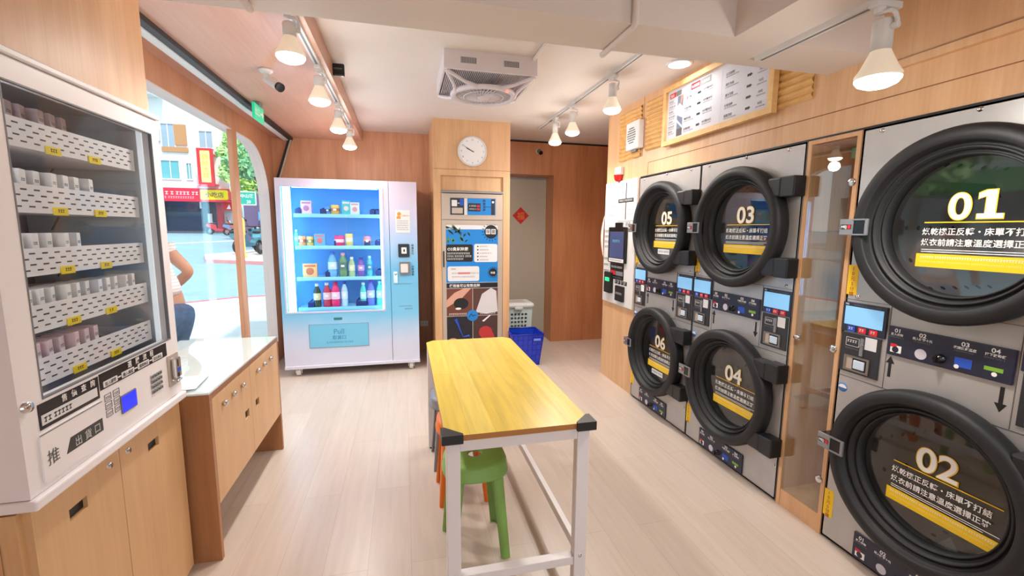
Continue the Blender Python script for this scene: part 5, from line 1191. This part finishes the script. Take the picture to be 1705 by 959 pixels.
# scooters
def scooter(label, loc, rz, body, proto=None):
    t = thing('parked_scooter', label, 'scooter', loc, rz, 'scooters parked across the street')
    for x in (-.62, .62):
        b = MB(BLACK); pts = [(x + .21 * math.cos(a), 0, .26 + .21 * math.sin(a)) for a in [k * math.pi / 10 for k in range(20)]]; b.tube(pts, .05, 8, True); w_ = b.build('wheel', t)
        c = MB(GREYM); c.cyl((x, -.04, .26), (x, .04, .26), .1, n=14); c.build('hub', w_)
    bm_ = mat('paint_%d_%d_%d' % body, rgb(*body), .3)
    b = MB(bm_); M0 = b.M
    b.prism([(-.85, .62), (-.8, .78), (-.25, .72), (-.2, .45), (.25, .36), (.45, .5), (.5, .9), (.62, .95), (.66, .55), (.5, .28), (-.3, .26), (-.55, .45)], -.13, .13); b.box(.5, .78, -.07, .07, .46, .52, .02); b.build('bodywork', t)
    b = MB(BLACK); b.box(-.85, -.2, -.14, .14, .76, .85, .04); b.build('seat', t)
    b = MB(BLACK); b.tube([(.62, 0, .3), (.52, 0, .98)], .03, 8); b.tube([(.44, -.33, 1.02), (.54, -.12, 1.0), (.54, .12, 1.0), (.44, .33, 1.02)], .022, 8); b.build('handlebar', t)
    b = MB(mat('headlamp', rgb(230, 236, 240), .2)); b.ball((.62, 0, .92), .09, .6, 1, 1); b.build('headlamp', t)
    for s_ in (-1, 1): b = MB(BLACK); b.tube([(.48, s_ * .25, 1.02), (.46, s_ * .3, 1.2)], .01, 6); b.ball((.46, s_ * .32, 1.24), .06, .3, 1, .7); b.build('mirror', t)
    return t
tree('leafy street tree on the left side of the road, outside the near window', (-13.5, 6.0, gz(6)), 6.0, 1.9, (110, 160, 90), 1300, 21)
tree('smaller leafy tree nearer the shop on the left side of the road', (-13.0, 11.5, gz(11.5)), 5.2, 1.6, (130, 176, 100), 1100, 23)
scs = [('red and white scooter parked in front of the dark shop', (-13.0, 36.6, gz(36.6)), 20, (206, 60, 70)), ('pale blue scooter parked right of the red one at the shop', (-11.5, 35.4, gz(35.4)), 15, (110, 140, 180)),
       ('pink scooter parked beside the mullion at the shop', (-10.6, 33.9, gz(33.9)), 30, (226, 130, 140))]
for a in scs: scooter(*a)
for i, (x, y, rz, c_, lb) in enumerate(((-5.75, 18.7, 75, (60, 120, 140), 'leftmost teal scooter of the cluster on the paved corner'), (-5.0, 18.5, 80, (90, 160, 180), 'teal scooter in the middle of the cluster on the corner'), (-4.2, 18.4, 70, (70, 110, 130), 'dark teal scooter near the right of the cluster'), (-3.4, 18.6, 80, (120, 180, 190), 'pale scooter hidden at the right end of the cluster'), (-5.9, 21.2, 75, (50, 90, 120), 'navy scooter in the back row of the cluster'))):
    scooter(lb, (x, y, gz(y) + .1), rz, c_)

# ================================================================== person outside
def skin_obj(name, joints, edges, m_, parent, sub=2, root=0):
    me = bpy.data.meshes.new(name); me.from_pydata([j[0] for j in joints], edges, []); me.materials.append(m_)
    o = bpy.data.objects.new(name, me); COL.objects.link(o); o.parent = parent
    sk = o.modifiers.new('skin', 'SKIN'); sk.use_smooth_shade = True
    lay = me.skin_vertices[0] if len(me.skin_vertices) else None
    if lay is None:
        bm = bmesh.new(); bm.from_mesh(me); bm.verts.layers.skin.verify(); bm.to_mesh(me); bm.free(); lay = me.skin_vertices[0]
    for i, j in enumerate(joints):
        r = j[1]; lay.data[i].radius = (r, r) if not isinstance(r, tuple) else r
        lay.data[i].use_root = (i == root)
    ss = o.modifiers.new('subsurf', 'SUBSURF'); ss.levels = sub; ss.render_levels = sub
    return o
SKIN = mat('skin', rgb(206, 150, 116), .5)
# local frame: faces -x, back towards +x; stands on the pavement outside
PZ = gz(3.6) + .03
t = thing('person', 'person outside the window in striped white shirt and jeans, elbow bent back', 'person', (-1.73, 3.56, PZ), -20)
J = [((.12, 0, .90), .125), ((.09, 0, 1.05), .11), ((-.03, 0, 1.25), .125), ((-.10, 0, 1.40), .10), ((-.13, 0, 1.49), .05), ((-.16, 0, 1.57), .075), ((-.17, 0, 1.66), .092), ((-.165, 0, 1.74), .07),
     ((-.09, -.17, 1.39), .055), ((.09, -.25, 1.15), .043), ((-.1, -.24, 1.0), .032), ((-.15, -.23, .97), .028),
     ((-.09, .17, 1.39), .055), ((.09, .25, 1.15), .043), ((-.1, .24, 1.0), .032), ((-.15, .23, .97), .028),
     ((.05, -.10, .84), .092), ((.0, -.11, .48), .062), ((.05, -.11, .08), .04), ((-.1, -.12, .035), .035),
     ((.05, .10, .84), .092), ((-.03, .11, .48), .062), ((.0, .11, .08), .04), ((-.15, .12, .035), .035)]
Eg = [(0, 1), (1, 2), (2, 3), (3, 4), (4, 5), (5, 6), (6, 7), (3, 8), (8, 9), (9, 10), (10, 11), (3, 12), (12, 13), (13, 14), (14, 15), (0, 16), (16, 17), (17, 18), (18, 19), (0, 20), (20, 21), (21, 22), (22, 23)]
for hb in (11, 15):
    hx_, hy_, hz_ = J[hb][0]
    for k in range(4):
        n0 = len(J); y = hy_ + (k - 1.5) * .016; J += [((hx_ - .03, y, hz_ - .01), .010), ((hx_ - .06, y, hz_ - .02 - .002 * k), .009), ((hx_ - .075, y, hz_ - .045), .007)]
        Eg += [(hb, n0), (n0, n0 + 1), (n0 + 1, n0 + 2)]
    n0 = len(J); J += [((hx_ - .015, hy_ - .03, hz_ + .01), .011), ((hx_ - .045, hy_ - .04, hz_), .009)]; Eg += [(hb, n0), (n0, n0 + 1)]
skin_obj('body', J, Eg, SKIN, t)
m = bpy.data.materials.new('striped_shirt'); m.use_nodes = True; nt = m.node_tree; tc = nt.nodes.new('ShaderNodeTexCoord'); wv = nt.nodes.new('ShaderNodeTexWave'); wv.bands_direction = 'Z'; wv.inputs['Scale'].default_value = 14
nt.links.new(tc.outputs['Object'], wv.inputs['Vector']); rp = nt.nodes.new('ShaderNodeValToRGB'); rp.color_ramp.elements[0].color = rgb(222, 204, 200); rp.color_ramp.elements[1].color = rgb(246, 242, 242); rp.color_ramp.elements[0].position = .1; rp.color_ramp.elements[1].position = .35
nt.links.new(wv.outputs['Fac'], rp.inputs[0]); nt.links.new(rp.outputs[0], nt.nodes['Principled BSDF'].inputs['Base Color']); nt.nodes['Principled BSDF'].inputs['Roughness'].default_value = .8
JS = [((.10, 0, .98), .128), ((.09, 0, 1.05), .122), ((-.03, 0, 1.25), .138), ((-.10, 0, 1.40), .112), ((-.125, 0, 1.46), .062), ((-.09, -.17, 1.39), .068), ((.0, -.215, 1.27), .058), ((-.09, .17, 1.39), .068), ((.0, .215, 1.27), .058)]
skin_obj('shirt', JS, [(0, 1), (1, 2), (2, 3), (3, 4), (3, 5), (5, 6), (3, 7), (7, 8)], m, t)
JJ = [((.11, 0, .96), .138), ((.14, 0, .88), .150), ((.11, -.10, .80), .118), ((.0, -.11, .48), .078), ((.05, -.11, .10), .062), ((.11, .10, .80), .118), ((-.03, .11, .48), .078), ((.0, .11, .10), .062)]
skin_obj('jeans', JJ, [(0, 1), (1, 2), (2, 3), (3, 4), (1, 5), (5, 6), (6, 7)], mat('denim', rgb(72, 96, 130), .8, noise=.2, nscale=30), t)
b = MB(mat('hair_black', rgb(28, 24, 24), .6)); b.ball((-.155, 0, 1.69), .115, 1, .9, 1.05); b.ball((-.12, 0, 1.58), .075, .8, 1, 1.3); b.build('hair', t)
b = MB(SKIN); b.ball((-.262, 0, 1.655), .016, 1.2, .8, 1.3)
for s_ in (-1, 1): b.ball((-.17, s_ * .098, 1.655), .022, .7, .4, 1.2)
b.m(INKW); [b.ball((-.25, s_ * .032, 1.675), .011) for s_ in (-1, 1)]; b.m(INKK); [b.ball((-.259, s_ * .032, 1.675), .0055) for s_ in (-1, 1)]; b.m(mat('lips', rgb(180, 90, 90), .5)); b.ball((-.247, 0, 1.618), .02, .4, 1, .35); b.build('face', t)
for s_ in (-1, 1):
    b = MB(WHITE2); x = .03 if s_ < 0 else -.02; b.box(x - .17, x + .09, s_ * .12 - .045, s_ * .12 + .045, 0, .085, .035); b.build('shoe', t)
